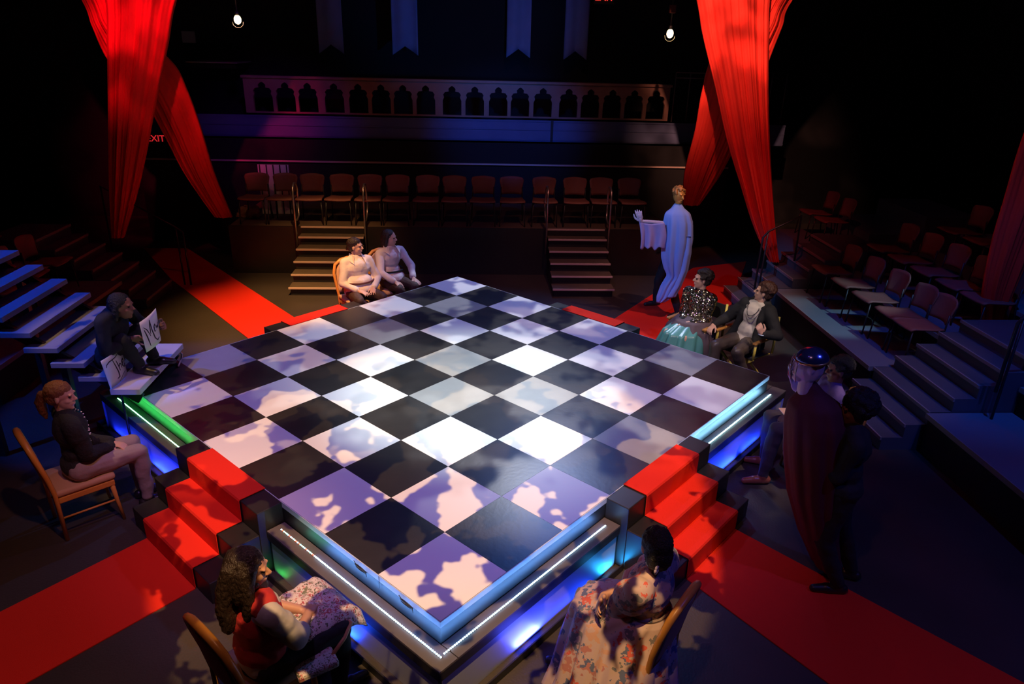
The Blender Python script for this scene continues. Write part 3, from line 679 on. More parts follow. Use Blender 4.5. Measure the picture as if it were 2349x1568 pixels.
# ------------------------------------------------------------------ chairs
def banquet_chair(label, loc, rz):
    """wooden chair with round back; the sitter faces local +x"""
    t = thing('wooden_chair', label, 'chair', loc, rz, 'honey wooden chairs around the platform')
    arch = [(-.21, .20, .005), (-.215, .205, .45), (-.24, .225, .62), (-.275, .235, .78), (-.30, .20, .89), (-.315, .11, .945), (-.32, 0, .96), (-.315, -.11, .945), (-.30, -.20, .89), (-.275, -.235, .78), (-.24, -.225, .62), (-.215, -.205, .45), (-.21, -.20, .005)]
    MB().tube(arch, [.016, .019, .02, .022, .024, .026, .027, .026, .024, .022, .02, .019, .016], 8).build('back_frame', M_wood, t, True)
    mb = MB()
    def bk(u, v):
        a = (u - .5) * 2; wd = .2 * math.sqrt(max(0, 1 - max(0, (v - .55) / .5) ** 2)); z = .50 + .43 * v
        return (-.225 - .085 * v - .012 * (1 - a * a), a * wd, z)
    mb.grid(bk, 10, 8); mb.build('back_pad', M_pad, t, True, solid=.03)
    mb = MB(); mb.box((-.21, -.22, .415), (.23, .22, .475)); mb.build('seat_pad', M_pad, t, True, bevel=.022)
    mb = MB(); mb.box((-.20, -.215, .36), (.215, .215, .412)); mb.build('seat_rail', M_wood, t, bevel=.008)
    for s in (-1, 1):
        MB().tube([(.19, s * .19, .40), (.205, s * .2, .2), (.225, s * .205, .005)], [.022, .016, .013], 8).build('leg', M_wood, t, True)
        MB().tube([(-.2, s * .19, .21), (.2, s * .195, .21)], .009, 6).build('stretcher', M_wood, t, True)
    return t
def director_chair(label, loc, rz):
    t = thing('director_chair', label, 'chair', loc, rz, 'folding chairs with yellow arms')
    for s in (-1, 1):
        MB().box((-.20, s * .27 - .025, .645), (.24, s * .27 + .025, .67)).build('armrest', M_wood, t, bevel=.006)
        MB().tube([(.20, s * .27, .645), (.20, s * .265, .44)], .016, 8).build('arm_post', M_dwood, t, True)
        MB().tube([(-.20, s * .27, .43), (-.22, s * .27, .90)], .016, 8).build('back_post', M_dwood, t, True)
        MB().beam((-.22, s * .26, .03), (.22, s * .26, .03), .03, .03).build('foot_rail', M_dwood, t)
        MB().beam((.17, -s * .25, .04), (.17, s * .25, .43), .03, .02, (1, 0, 0)).build('leg', M_dwood, t)
        MB().beam((-.17, -s * .25, .04), (-.17, s * .25, .43), .03, .02, (1, 0, 0)).build('leg', M_dwood, t)
    MB().box((-.2, -.25, .43), (.2, .25, .445)).build('canvas_seat', M_canvas, t, bevel=.004)
    MB().box((-.235, -.28, .68), (-.222, .28, .88)).build('canvas_back', M_canvas, t)
    return t

# ------------------------------------------------------------------ people
V = Vector
def ik(S, Wp, a, b, pole):
    S = V(S); Wp = V(Wp); d = Wp - S; L = d.length
    if L > (a + b) * .999: Wp = S + d.normalized() * (a + b) * .999; d = Wp - S; L = d.length
    if L < abs(a - b) + .01: L = abs(a - b) + .01
    x = (a * a - b * b + L * L) / (2 * L); h = math.sqrt(max(0, a * a - x * x)); dn = d.normalized()
    p = V(pole) - dn * V(pole).dot(dn)
    return S + dn * x + p.normalized() * h, Wp
def rotm(yaw, pitch=0, roll=0):
    return (Matrix.Rotation(yaw, 3, 'Z') @ Matrix.Rotation(pitch, 3, 'Y') @ Matrix.Rotation(roll, 3, 'X'))
def hand(mb, W_, d, n, left, curl=.5, k=1.0):
    """palm, five separate fingers; d along the hand, n out of the back of the hand"""
    d = V(d).normalized(); n = V(n); n = (n - d * n.dot(d)).normalized(); s = d.cross(n) * (1 if left else -1)   # towards the thumb
    W_ = V(W_)
    mb.cap(W_, W_ + d * .025 * k, .024 * k, .026 * k)
    R = Matrix((d, s, n)).transposed()
    mb.ball(W_ + d * .052 * k, (.046 * k, .042 * k, .016 * k), R, 12, 8)
    for i, (o, ln) in enumerate(((.031, .92), (.0105, 1.0), (-.0105, .95), (-.031, .78))):
        p = W_ + d * .082 * k + s * o * k; dd = (d + s * o * 3.5).normalized(); c = 0
        pts = [p - dd * .03 * k, p]
        for q, l_ in enumerate((.040, .026, .021)):
            c += curl * (.55 + .12 * i) * (1.0 if q else .7)
            v = dd * math.cos(c) - n * math.sin(c); p = p + v * l_ * ln * k; pts.append(p)
        mb.chain(pts, [.010 * k, .0092 * k, .0085 * k, .0078 * k, .0068 * k])
    p = W_ + d * .022 * k + s * .026 * k; v = (d * .65 + s * .75 - n * .15).normalized(); q = p + v * .042 * k; r = q + (d * .9 + s * .25 - n * (.2 + .4 * curl)).normalized() * .034 * k; e = r + (d * 1.0 - n * (.3 + .5 * curl)).normalized() * .026 * k
    mb.chain([p, q, r, e], [.016 * k, .0125 * k, .0105 * k, .0085 * k])
def head_parts(mb, c, R, k=1.0, beard=False):
    def P(x, y, z): return c + R @ V((x, y, z)) * k
    def E(x, y, z, rx, ry, rz, rr=None): mb.ball(P(x, y, z), (rx * k, ry * k, rz * k), R if rr is None else R @ rr, 16, 12)
    E(-.012, 0, .035, .098, .076, .086); E(.022, 0, -.03, .066, .060, .088); E(.038, 0, -.078, .042, .044, .030)
    E(.062, 0, -.098, .020, .021, .014); E(.072, 0, .034, .018, .050, .011)
    for s in (-1, 1):
        E(.052, s * .036, -.022, .026, .022, .022); E(-.005, s * .076, -.004, .018, .009, .031, Matrix.Rotation(s * .3, 3, 'Z'))
        E(.082, s * .034, .03, .010, .018, .006)
    mb.cap(P(.083, 0, .018), P(.106, 0, -.016), .0085 * k, .0125 * k); E(.097, .011, -.021, .010, .008, .007); E(.097, -.011, -.021, .010, .008, .007)
    E(.083, 0, -.050, .012, .023, .0065); E(.081, 0, -.062, .012, .020, .007)
def hair_shape(mb, c, R, style, k=1.0):
    def P(x, y, z): return c + R @ V((x, y, z)) * k
    def E(x, y, z, rx, ry, rz): mb.ball(P(x, y, z), (rx * k, ry * k, rz * k), R, 16, 12)
    E(-.026, 0, .052, .100, .085, .084); E(-.055, 0, .0, .068, .078, .075)
    rnd = random.Random(5)
    if style == 'tied':
        E(-.02, 0, .06, .098, .083, .08); mb.cap(P(-.10, 0, .0), P(-.125, .0, -.035), .03 * k, .022 * k)
    if style == 'bob':
        for s in (-1, 1): mb.chain([P(-.01, s * .07, .04), P(-.03, s * .078, -.04), P(-.04, s * .06, -.11)], [.03 * k, .03 * k, .02 * k])
        mb.chain([P(-.08, 0, 0), P(-.08, 0, -.11)], [.06 * k, .045 * k])
    if style == 'curly':
        for q in range(90):
            a = rnd.uniform(0, 6.28); b = rnd.uniform(-.2, 1); r = math.sqrt(max(0, 1 - b * b)); x, y, z = math.cos(a) * r, math.sin(a) * r, b
            if x > .55 and z < .45: continue
            E(-.028 + x * .10, y * .088, .048 + z * .088, .022, .022, .022)
    if style == 'afro':
        E(-.03, 0, .06, .118, .105, .10)
        for q in range(150):
            a = rnd.uniform(0, 6.28); b = rnd.uniform(-.6, 1); r = math.sqrt(max(0, 1 - b * b)); x, y, z = math.cos(a) * r, math.sin(a) * r, b
            if x > .5 and z < .45: continue
            E(-.032 + x * .115, y * .104, .055 + z * .105, .02, .02, .02)
    if style == 'pony':
        E(-.02, 0, .055, .099, .083, .082)
        mb.chain([P(-.10, 0, .03), P(-.145, 0, .01), P(-.165, 0, -.06), P(-.155, 0, -.14), P(-.14, 0, -.20)], [.026 * k, .036 * k, .04 * k, .032 * k, .012 * k])
    if style == 'long':
        E(-.03, 0, .05, .108, .095, .09)
        for s in (-1, 1):
            mb.chain([P(.02, s * .075, .05), P(.005, s * .092, -.04), P(.01, s * .10, -.14), P(.015, s * .105, -.25), P(.0, s * .09, -.32)], [.03 * k, .036 * k, .038 * k, .034 * k, .016 * k])
        for y in (-.06, -.02, .02, .06):
            mb.chain([P(-.09, y, .04), P(-.115, y * 1.2, -.08), P(-.12, y * 1.4, -.20), P(-.115, y * 1.4, -.34)], [.05 * k, .05 * k, .045 * k, .02 * k])
        for q in range(12): E(rnd.uniform(-.12, -.02), rnd.choice((-1, 1)) * rnd.uniform(.06, .11), rnd.uniform(-.3, .0), .028, .024, .09)
    if style == 'bun':
        E(-.03, 0, .05, .103, .09, .088); E(-.062, 0, -.015, .082, .084, .10)
        E(-.10, 0, .05, .05, .075, .06)
def person(name, label, loc, face, **a):
    g = a.get
    t = thing(name, label, 'person', loc, math.radians(face), g('group'))
    k = g('scale', 1.0); skin = g('skin', SK); vx = g('voxel', .008)
    sit = g('sit', True); z0 = g('seat', .46); gi = g('girth', 1.0)
    lx, ly = g('lean', (0, 0))                    # how far the head end leans forward / to the left
    if sit:
        pel = V((0, 0, z0 + .10)); top = .47
    else:
        pel = V((0, 0, .92)); top = .50
    def up(h): f = h / .62; return pel + V((lx * f, ly * f, h))
    waist, chest, nb = up(.17), up(.34), up(.47); hc = up(.635) + V(g('headoff', (0, 0, 0)))
    shl = up(.43) + V((0, .175 * g('shw', 1), 0)); shr = up(.43) + V((0, -.175 * g('shw', 1), 0))
    if sit:
        hip = [pel + V((.0, s * .085, 0)) for s in (1, -1)]
        kn = [V(q) for q in g('knees', ((.42, .12, z0 + .09), (.42, -.12, z0 + .09)))]; an = [V(q) for q in g('ankles', ((.42, .11, .09), (.42, -.11, .09)))]
    else:
        hip = [pel + V((.0, s * .085, -.02)) for s in (1, -1)]
        an = [V(q) for q in g('ankles', ((.0, .10, .09), (.0, -.10, .09)))]
        kn = [ik(h_, q, .43, .42, (1, 0, 0))[0] for h_, q in zip(hip, an)]
    tdir = [V(q) for q in g('toes', ((1, .15, 0), (1, -.15, 0)))]
    hands = g('hands', ((.28, .10, z0 + .19), (.28, -.10, z0 + .19)))
    poles = g('poles', ((-.4, .45, -.9), (-.4, -.45, -.9)))
    el, wr = [], []
    for S_, W_, p in zip((shl, shr), hands, poles):
        e, w_ = ik(S_, W_, .285, .25, p); el.append(e); wr.append(w_)
    hd = g('handdir', (None, None)); hn = g('handn', ((0, 0, 1), (0, 0, 1))); hcu = g('curl', (.35, .35))
    R = rotm(math.radians(g('yaw', 0)), math.radians(g('pitch', 0)), math.radians(g('roll', 0)))
    def torso(mb, e=0.0, belly=0.0):
        mb.ball(pel + V((0, 0, .01)), ((.115 + e) * gi, (.155 + e) * gi, .115 + e)); mb.ball(waist + V((.01 + belly * .5, 0, -.02)), ((.098 + e + belly) * gi, (.130 + e + belly * .6) * gi, .14))
        mb.ball(chest, ((.108 + e) * gi, (.148 + e) * gi, .155 + e)); mb.cap(shl + V((0, -.03, .0)), shr + V((0, .03, .0)), .058 + e)
        mb.cap(chest + V((.02, .03, .03)), chest + V((.02, -.03, .03)), .09 * gi + e)
        mb.cap(up(.44) + V((0, .09, .005)), up(.49), .05 + e, .045 + e); mb.cap(up(.44) + V((0, -.09, .005)), up(.49), .05 + e, .045 + e)
    def arm(mb, i, e=0.0, frac=1.0):
        S_ = (shl, shr)[i]; mb.cap(S_, el[i], .052 + e, .041 + e)
        mb.cap(el[i], el[i].lerp(wr[i], frac), .041 + e, (.041 + (.028 - .041) * frac) + e)
    def legs(mb, e=0.0, frac=1.0):
        for i in (0, 1):
            mb.cap(hip[i], kn[i], .088 * (gi * .5 + .5) + e, .056 + e); mb.cap(kn[i], kn[i].lerp(an[i], .45), .056 + e, .05 + e)
            mb.cap(kn[i].lerp(an[i], .45), kn[i].lerp(an[i], frac), .05 + e, .036 + (0 if frac < 1 else .004) + e * g('flare', 1))
    # the body: one continuous surface
    mb = MB(); torso(mb); mb.cap(nb, hc + R @ V((-.02, 0, -.05)), .053, .050); head_parts(mb, hc, R)
    for i in (0, 1):
        arm(mb, i); d = hd[i] if hd[i] is not None else (wr[i] - el[i]); hand(mb, wr[i], d, hn[i], i == 0, hcu[i])
    legs(mb)
    for i in (0, 1):
        d = tdir[i].normalized(); mb.cap(an[i] - d * .03 + V((0, 0, -.045)), an[i] + d * .14 + V((0, 0, -.058)), .034, .027)
    fuse(mb, 'body', skin, t, vx, 2)
    # eyes
    for s in (1, -1):
        MB().ball(hc + R @ V((.0755, s * .031, .012)), (.012, .012, .010), R, 10, 8).build('eye', M_eye, t, True)
    if g('hair'):
        mb = MB(); hair_shape(mb, hc, R, g('hair')); fuse(mb, 'hair', g('hairm'), t, .009, 1, noise=.006, nscale=60)
    if g('beard'):
        mb = MB()
        for x, y, z, r in ((.05, 0, -.085, .042), (.03, .045, -.06, .03), (.03, -.045, -.06, .03), (.07, 0, -.1, .03), (.085, 0, -.04, .012)): mb.ball(hc + R @ V((x, y, z)), r)
        fuse(mb, 'beard', g('hairm'), t, .008, 1)
    if g('shirt'):
        mb = MB(); torso(mb, .018, g('belly', 0)); fr = g('sleeve', .85)
        if fr is not None:
            for i in (0, 1): arm(mb, i, .017 + g('puff', 0) * .5, fr)
            if g('puff', 0):
                for i in (0, 1): S_ = (shl, shr)[i]; mb.ball(S_.lerp(el[i], .35), (.066 + g('puff'),) * 3)
        if g('hem', 0): mb.ball(pel + V((.06, 0, .06)), (.15 * gi + .01, .18 * gi, .12))
        fuse(mb, g('shirtname', 'shirt'), g('shirt'), t, .010, 3, noise=.012, nscale=9)
        if g('collar'):
            for s in (1, -1): 
                c_ = up(.50); MB().add([c_ + V((-.06, s * .075, .045)), c_ + V((.07, s * .055, .03)), c_ + V((.135, s * .085, -.075)), c_ + V((.05, s * .13, -.03))], [(0, 1, 2, 3)]).build('collar', g('shirt'), t, solid=.006)
    if g('belt'):
        w2 = up(.17); mb = MB(); mb.tube([w2 + V((math.cos(q) * (.128 * gi + g('belly', 0) + .03), math.sin(q) * (.155 * gi + g('belly', 0) * .6 + .03), 0)) for q in [2 * PI * q / 24 for q in range(24)]], .013, 8, True); mb.build('belt', g('belt'), t, True)
    if g('trousers'):
        mb = MB(); mb.ball(pel, (.13 * gi, .168 * gi, .125)); legs(mb, .016, .97)
        fuse(mb, 'trousers', g('trousers'), t, .010, 3, noise=.010, nscale=11)
    if g('shoes', True):
        for i in (0, 1):
            d = tdir[i].normalized(); mb = MB(); b_ = an[i] + V((0, 0, -.048)); mb.cap(b_ - d * .045, b_ + d * .08, .042, .042); mb.cap(b_ + d * .06, b_ + d * .175 + V((0, 0, -.008)), .041, .031); mb.cap(an[i], b_, .045, .042)
            mb = fuse(mb, 'shoe', g('shoem', mat('black_leather', (.02, .018, .018), .35)), t, .008, 2)
            for v_ in mb.data.vertices:
                if v_.co.z < g('ground', 0) + .003: v_.co.z = g('ground', 0) + .003
    J = dict(t=t, pel=pel, up=up, hc=hc, R=R, sh=(shl, shr), el=el, wr=wr, kn=kn, an=an)
    return J
def rings(name, m_, parent, rr, folds=0, amp=0, n=72, world=False, top=True, solid=.006, ph=0.0):
    """cloth lofted through rings: (centre, rx, ry, yaw, fold weight)"""
    def samp(t):
        x = t * (len(rr) - 1); i = min(int(x), len(rr) - 2); f = x - i; f2 = f * f * (3 - 2 * f) * .5 + f * .5
        a, b = rr[i], rr[i + 1]; return [V(a[0]).lerp(V(b[0]), f2)] + [a[q] + (b[q] - a[q]) * f2 for q in (1, 2, 3, 4)]
    mb = MB()
    def fn(u, v):
        c, rx, ry, yw, fw = samp(v); th = 2 * PI * u
        k = 1 + fw * amp * (math.sin(folds * th + ph + 1.5 * v) + .5 * math.sin(folds * 1.7 * th + 2 + ph) * .8)
        if True: k2 = k
        x, y = math.cos(th) * rx * k2, math.sin(th) * ry * k2
        return c + V((x * math.cos(yw) - y * math.sin(yw), x * math.sin(yw) + y * math.cos(yw), 0))
    mb.grid(fn, n, 28, wrap=True)
    if top: mb.f.append(tuple(range(n))); mb.m.append(0)
    return mb.build(name, m_, parent, True, world=world, solid=solid)

M_wshirt = mat('white_shirt', (.70, .62, .62), .8, bump=.4, bscale=14)
M_brown = mat('dark_brown_trousers', (.06, .03, .025), .7, bump=.3, bscale=16)
M_dhair = mat('dark_hair', (.018, .009, .007), .5, bump=.6, bscale=120, stretch=(1, 1, .3))
M_bhair = mat('black_hair', (.007, .006, .006), .6, bump=.6, bscale=120)
M_blk = mat('black_cloth', (.012, .012, .014), .85, bump=.3, bscale=20)
M_grey = mat('grey_trousers', (.32, .24, .24), .8, bump=.3, bscale=18)
RR = math.radians

# two people in white shirts, far side
J = person('person', 'heavier person in white shirt and maroon belt, seated left of the pair, looking right', (-1.40, 6.30, 0), -58, yaw=48, hair='tied', hairm=M_dhair,
       shirt=M_wshirt, girth=1.22, belly=.035, hem=1, collar=True, belt=mat('maroon_belt', (.12, .03, .03), .6), trousers=M_brown, hands=((.24, .13, .64), (.25, -.10, .64)), poles=((-.5, .9, -.5), (-.5, -.9, -.5)), handdir=((.8, -.5, -.1), (.8, .5, -.1)), knees=((.43, .17, .55), (.43, -.17, .55)), ankles=((.38, .16, .09), (.40, -.18, .09)))
banquet_chair('honey wooden chair under the heavier person in white shirt, far left of the pair', (-1.40, 6.30, 0), RR(-58))
J = person('person', 'person in white shirt and black belt seated right of the pair, palms on knees', (-.98, 6.78, 0), -52, yaw=40, hair='bob', hairm=M_dhair, pitch=2,
       shirt=M_wshirt, collar=True, hem=1, belt=M_blk, trousers=M_brown, hands=((.33, .17, .64), (.32, -.13, .64)), poles=((-.3, .9, -.5), (-.3, -.9, -.5)), handdir=((.9, .1, -.3), (.9, .1, -.3)), curl=(.25, .25))
banquet_chair('honey wooden chair of the right hand person of the white-shirted pair', (-.98, 6.78, 0), RR(-52))

# sequinned woman and man in director chairs
J = person('person', 'person with dark curly hair, silver sequinned top and teal skirt, hands in lap', (3.08, 4.93, 0), 218, yaw=-42, pitch=-4, hair='curly', hairm=M_dhair, voxel=.007,
       shirt=sequins(), shirtname='sequinned_top', belly=.01, puff=.012, sleeve=.55, hands=((.27, .03, .68), (.27, -.03, .675)), poles=((-.5, .35, -.9), (-.5, -.35, -.9)), handdir=((.5, -.8, -.2), (.5, .8, -.2)))
t = J['t']
mb = MB(); 
for i in (0, 1): mb.cap(J['el'][i].lerp(J['sh'][i], .25), J['el'][i], .062, .058); mb.cap(J['el'][i], J['wr'][i].lerp(J['el'][i], .30), .058, .044)
fuse(mb, 'black_sleeve', M_blk, t, .01, 2)
mb = MB(); mb.ball((0, 0, .56), (.15, .18, .13)); mb.ball((.2, 0, .53), (.26, .19, .12)); mb.ball((.42, 0, .48), (.11, .22, .12))
rings('teal_skirt', mat('teal_satin', (.08, .26, .25), .35, bump=.35, bscale=9, stretch=(1, 1, .25)), t, [((.0, 0, .70), .13, .15, 0, 0), ((.10, 0, .665), .24, .19, 0, .3), ((.19, 0, .58), .33, .25, 0, .6), ((.24, .0, .36), .38, .31, 0, 1.0), ((.30, .0, .05), .46, .42, 0, 1.3)], 13, .075, n=110)
rings('dark_overskirt', mat('mauve_tulle', (.10, .065, .08), .8, bump=.3, bscale=14), t, [((-.02, 0, .73), .135, .16, 0, 0), ((.08, 0, .695), .235, .22, 0, .3), ((.10, .0, .60), .29, .30, 0, .6), ((.08, -.02, .40), .34, .37, 0, 1.0), ((.06, -.03, .14), .38, .44, 0, 1.3)], 11, .07, n=110)
director_chair('folding director chair with yellow arms under the sequinned person', (3.08, 4.93, 0), RR(218))
J = person('person', 'person with short brown hair in a black blazer over a cream T-shirt, one fist raised', (3.57, 4.50, 0), 216, yaw=-62, pitch=-8, lean=(-.06, .10), hair='curly', hairm=mat('auburn_hair', (.06, .02, .014), .5, bump=.5, bscale=120), voxel=.007,
       shirt=mat('cream_tee', (.62, .55, .47), .8, bump=.25, bscale=12), shirtname='t_shirt', sleeve=.1, trousers=mat('brown_leather_trousers', (.075, .055, .045), .4, bump=.5, bscale=10), flare=2.2,
       hands=((.22, .33, .80), (.25, -.31, .72)), poles=((-.5, .6, -.8), (-.6, -.6, -.6)), handdir=((.35, -.2, .9), (.8, .1, -.35)), handn=((.6, .8, .0), (0, -.2, 1)), curl=(1.3, .9), knees=((.40, .16, .56), (.46, -.10, .57)), ankles=((.14, .20, .09), (.52, -.06, .09)), shoem=mat('brown_shoe', (.12, .04, .02), .35))
t = J['t']; up = J['up']
for i, s in ((0, 1), (1, -1)):
    mb = MB(); sh = J['sh'][i]; mb.cap(sh + V((0, -s * .02, .01)), J['el'][i], .088, .070); mb.cap(J['el'][i], J['wr'][i].lerp(J['el'][i], .1), .065, .05)
    mb.chain([up(.47) + V((-.04, s * .07, .02)), up(.35) + V((-.045, s * .12, 0)), up(.15) + V((-.04, s * .13, 0)), up(-.02) + V((-.02, s * .16, 0))], [.07, .095, .09, .09])
    mb.chain([up(.46) + V((.045, s * .10, 0)), up(.34) + V((.075, s * .125, 0)), up(.12) + V((.06, s * .15, 0)), up(-.04) + V((.10, s * .20, 0))], [.035, .045, .05, .05])
    if i == 0: mb.chain([up(.4) + V((-.07, 0, 0)), up(.1) + V((-.07, 0, 0))], [.08, .09])
    fuse(mb, 'blazer_side', M_blk, t, .011, 2, noise=.01, nscale=9)
c_ = up(.42)
MB().tube([c_ + V((.06 + .08 * math.sin(q) ** 2 + .02, .095 * math.cos(q), .05 - .15 * math.sin(q))) for q in [PI * q / 16 for q in range(17)]], .005, 6).build('necklace', M_steel, t, True)
MB().tube([c_ + V((.07 + .07 * math.sin(q) ** 2 + .02, .075 * math.cos(q), .05 - .10 * math.sin(q))) for q in [PI * q / 16 for q in range(17)]], .004, 6).build('necklace', M_ink, t, True)
MB().tube([J['wr'][0] + V((.034 * math.cos(q), .034 * math.sin(q), 0)) for q in [2 * PI * q / 12 for q in range(12)]], .006, 6, True).build('bracelet', mat('pale_bead', (.5, .6, .75), .3), t, True)
director_chair('folding director chair with yellow arms under the blazer wearer', (3.57, 4.50, 0), RR(216))

# seated girl on the left
J = person('person', 'seated girl with ponytail, beaded black sweater and grey trousers, left of the platform', (-3.06, 1.84, 0), 40, yaw=-36, pitch=4, hair='pony', hairm=mat('auburn_pony', (.20, .075, .03), .45, bump=.6, bscale=120, stretch=(1, 1, .3)), voxel=.007,
       shirt=mat('black_sweater', (.016, .016, .018), .9, bump=.5, bscale=40), shirtname='sweater', sleeve=.9, puff=.01, trousers=M_grey, hands=((.27, .0, .66), (.26, -.03, .64)), poles=((-.6, .4, -.8), (-.6, -.4, -.8)), handdir=((.7, -.7, -.2), (.7, .7, -.2)), curl=(.8, .8), knees=((.44, .09, .56), (.44, -.09, .55)), ankles=((.45, .08, .09), (.44, -.09, .09)))
t = J['t']; up = J['up']; rnd = random.Random(2); mb = MB(); M_pearl = mat('pearl', (.85, .82, .8), .2)
for q in range(26):
    h = rnd.uniform(.12, .47); y = rnd.uniform(-.13, .10); x = .128 + rnd.uniform(0, .004) - abs(y) ** 2 * 2.4 - max(0, h - .42) * .7
    mb.ball(up(h) + V((x, y, 0)), .0065, n=8, m=6)
mb.build('beads', M_pearl, t, True)['kind'] = 'stuff'
MB().tube([up(.495) + V((.07 * math.cos(q), .065 * math.sin(q), .012 * math.cos(q) - .005)) for q in [2 * PI * q / 20 for q in range(20)]], .004, 6, True).build('necklace', M_steel, t, True)
banquet_chair('honey wooden chair of the seated girl left of the platform', (-3.10, 1.86, 0), RR(40))

# foreground left
J = person('person', 'seated person with long dark hair, red vest and white sleeves in the left foreground', (-1.02, -.22, 0), 46, yaw=-40, pitch=6, hair='long', hairm=M_dhair, voxel=.006, skin=mat('warm_skin', (.48, .25, .17), .5),
       shirt=mat('white_blouse', (.42, .38, .44), .8, bump=.4, bscale=12), shirtname='shirt', sleeve=.25, puff=.012, trousers=M_blk, hands=((.31, .05, .66), (.30, -.02, .67)), poles=((-.4, .9, -.4), (-.4, -.9, -.5)), handdir=((.6, -.7, -.15), (.75, .6, -.1)), curl=(.6, .6), beard=True, knees=((.43, .15, .55), (.43, -.15, .55)))
t = J['t']; up = J['up']; mb = MB()
mb.ball(up(.30), (.142, .185, .21)); mb.ball(up(.12), (.145, .175, .16)); mb.cap(up(.44) + V((0, .10, .01)), up(.44) + V((0, -.10, .01)), .085)
fuse(mb, 'red_vest', mat('red_vest', (.38, .015, .02), .8, bump=.2, bscale=30), t, .009, 3, noise=.006)
banquet_chair('honey wooden chair in the left foreground under the long-haired person in red vest', (-1.04, -.16, 0), RR(46))
fl = floral('floral_cloth', (.58, .50, .50), [(.35, .05, .07), (.14, .15, .09), (.45, .15, .15), (.20, .16, .12), (.10, .10, .07)], 24)
mb = MB(); c0, s0 = math.cos(RR(46)), math.sin(RR(46))
def lw(x, y, z): return V((-1.04 + x * c0 - y * s0, -.16 + x * s0 + y * c0, z))
def cl(u, v):
    x = .17 + .40 * u; y = -.25 + .50 * v; z = .665 - .02 * math.sin(PI * v) - max(0, u - .8) ** 1.2 * .55 - max(0, abs(v - .5) - .38) * .9 + .006 * math.sin(u * 21 + v * 9)
    return lw(x, y, z)
mb.grid(cl, 26, 26); tag(mb.build('flowered_cloth', fl, smooth=True, solid=.012), 'white cloth with red and green flowers lying over the knees of the long-haired person', 'cloth')
t = thing('flowered_pouch', 'small white flowered pouch with brown strap beside the leg of the long-haired person', 'pouch', lw(.16, -.30, .50), RR(30))
MB().box((-.12, -.07, 0), (.12, .07, .05)).build('pouch_body', fl, t, bevel=.015); MB().tube([(.10, 0, .04), (.2, .05, .08), (.27, .13, .09), (.24, .22, .10)], .012, 8).build('strap', mat('tan_strap', (.45, .2, .08), .5), t, True)

# foreground right, floral dress
fd = floral('floral_dress', (.46, .33, .35), [(.55, .10, .08), (.10, .12, .24), (.50, .28, .22), (.16, .15, .18), (.40, .16, .16)], 13)
J = person('person', 'seated person with black bun and flowered dress, arms crossed, in the right foreground', (1.26, -.09, 0), 140, yaw=-48, pitch=16, hair='bun', hairm=M_bhair, voxel=.006, skin=mat('warm_skin2', (.50, .27, .19), .5),
       shirt=fd, shirtname='bodice', sleeve=.0, puff=.045, girth=1.08, hands=((.205, -.12, .81), (.235, .13, .79)), poles=((-.1, .9, -.6), (-.1, -.9, -.6)), handdir=((-.1, -1, -.15), (-.1, 1, -.1)), handn=((1, 0, .3), (1, 0, .3)), curl=(.55, .6))
t = J['t']
rings('flowered_skirt', fd, t, [((.0, 0, .76), .13, .155, 0, 0), ((.07, 0, .72), .22, .20, 0, .2), ((.16, 0, .62), .32, .26, 0, .6), ((.15, .04, .40), .35, .32, 0, 1.0), ((.13, .09, .18), .38, .36, 0, 1.2), ((.12, .13, .02), .42, .41, 0, 1.3)], 15, .055, n=110)
hb = J['hc'] + J['R'] @ V((-.13, .03, -.075)); mb = MB()
for q in range(6): a_ = q * 1.05; mb.ball(hb + V((0, .018 * math.cos(a_), .018 * math.sin(a_))), (.008, .014, .014), n=8, m=6)
mb.build('hair_flower', mat('lilac_flower', (.35, .28, .45), .7), t, True)
banquet_chair('honey wooden chair in the right foreground under the flowered dress', (1.20, -.02, 0), RR(140))

# person with the card on the stair at left
J = person('person', 'dark-clothed person huddled on the open stair holding up the card with the letter M', (-3.30, 3.12, 0), -8, sit=True, seat=.88, lean=(.20, -.05), yaw=8, pitch=4, hair='bob', hairm=M_bhair, skin=SKD, headoff=(.05, 0, -.10),
       shirt=M_blk, sleeve=.85, trousers=M_blk, knees=((.24, .15, 1.20), (.22, -.10, 1.19)), ankles=((.30, .22, .89), (.28, .0, .89)), hands=((.46, .19, 1.25), (.28, -.05, 1.19)), poles=((-.5, .6, -.8), (-.5, -.6, -.8)), handdir=((.6, -.5, .2), (.9, .0, .15)), handn=((.5, .9, 0), (0, .9, .4)), curl=(.9, .5), ground=.80)
def card(label, tl, tr, br, bl, strokes):
    """a stiff card; strokes are drawn in card coordinates 0..1 from the top left"""
    tl, tr, br, bl = map(V, (tl, tr, br, bl)); n = (tr - tl).cross(bl - tl).normalized(); cam_side = -1 if n.dot(CAMP - tl) < 0 else 1; n = n * cam_side
    t = thing('lettered_card', label, 'card', (bl + br) / 2, 0, 'white cards with black handwriting')
    bow = lambda u, v: tl.lerp(tr, u).lerp(bl.lerp(br, u), v) + n * .015 * math.sin(PI * u)
    mb = MB(); mb.grid(bow, 10, 6); mb.build('card_sheet', M_white, t, True, world=True, solid=.005)
    mb = MB()
    for pts, r in strokes:
        P = []
        for i in range(len(pts) - 1):
            for q in range(5): f = q / 5; P.append((pts[i][0] + (pts[i + 1][0] - pts[i][0]) * f, pts[i][1] + (pts[i + 1][1] - pts[i][1]) * f))
        P.append(pts[-1]); m = len(P); mb.tube([bow(*p) + n * .0035 for p in P], [r * (.6 + .8 * math.sin(PI * min(1, (i + .5) / m))) for i in range(m)], 6)
    mb.build('handwriting', M_ink, t, world=True)
bl, br = PX(254, 892, .807), PX(292, 858, .807); tl, tr = PXY(231, 828, bl.y - .01), PXY(277, 795, br.y - .01)
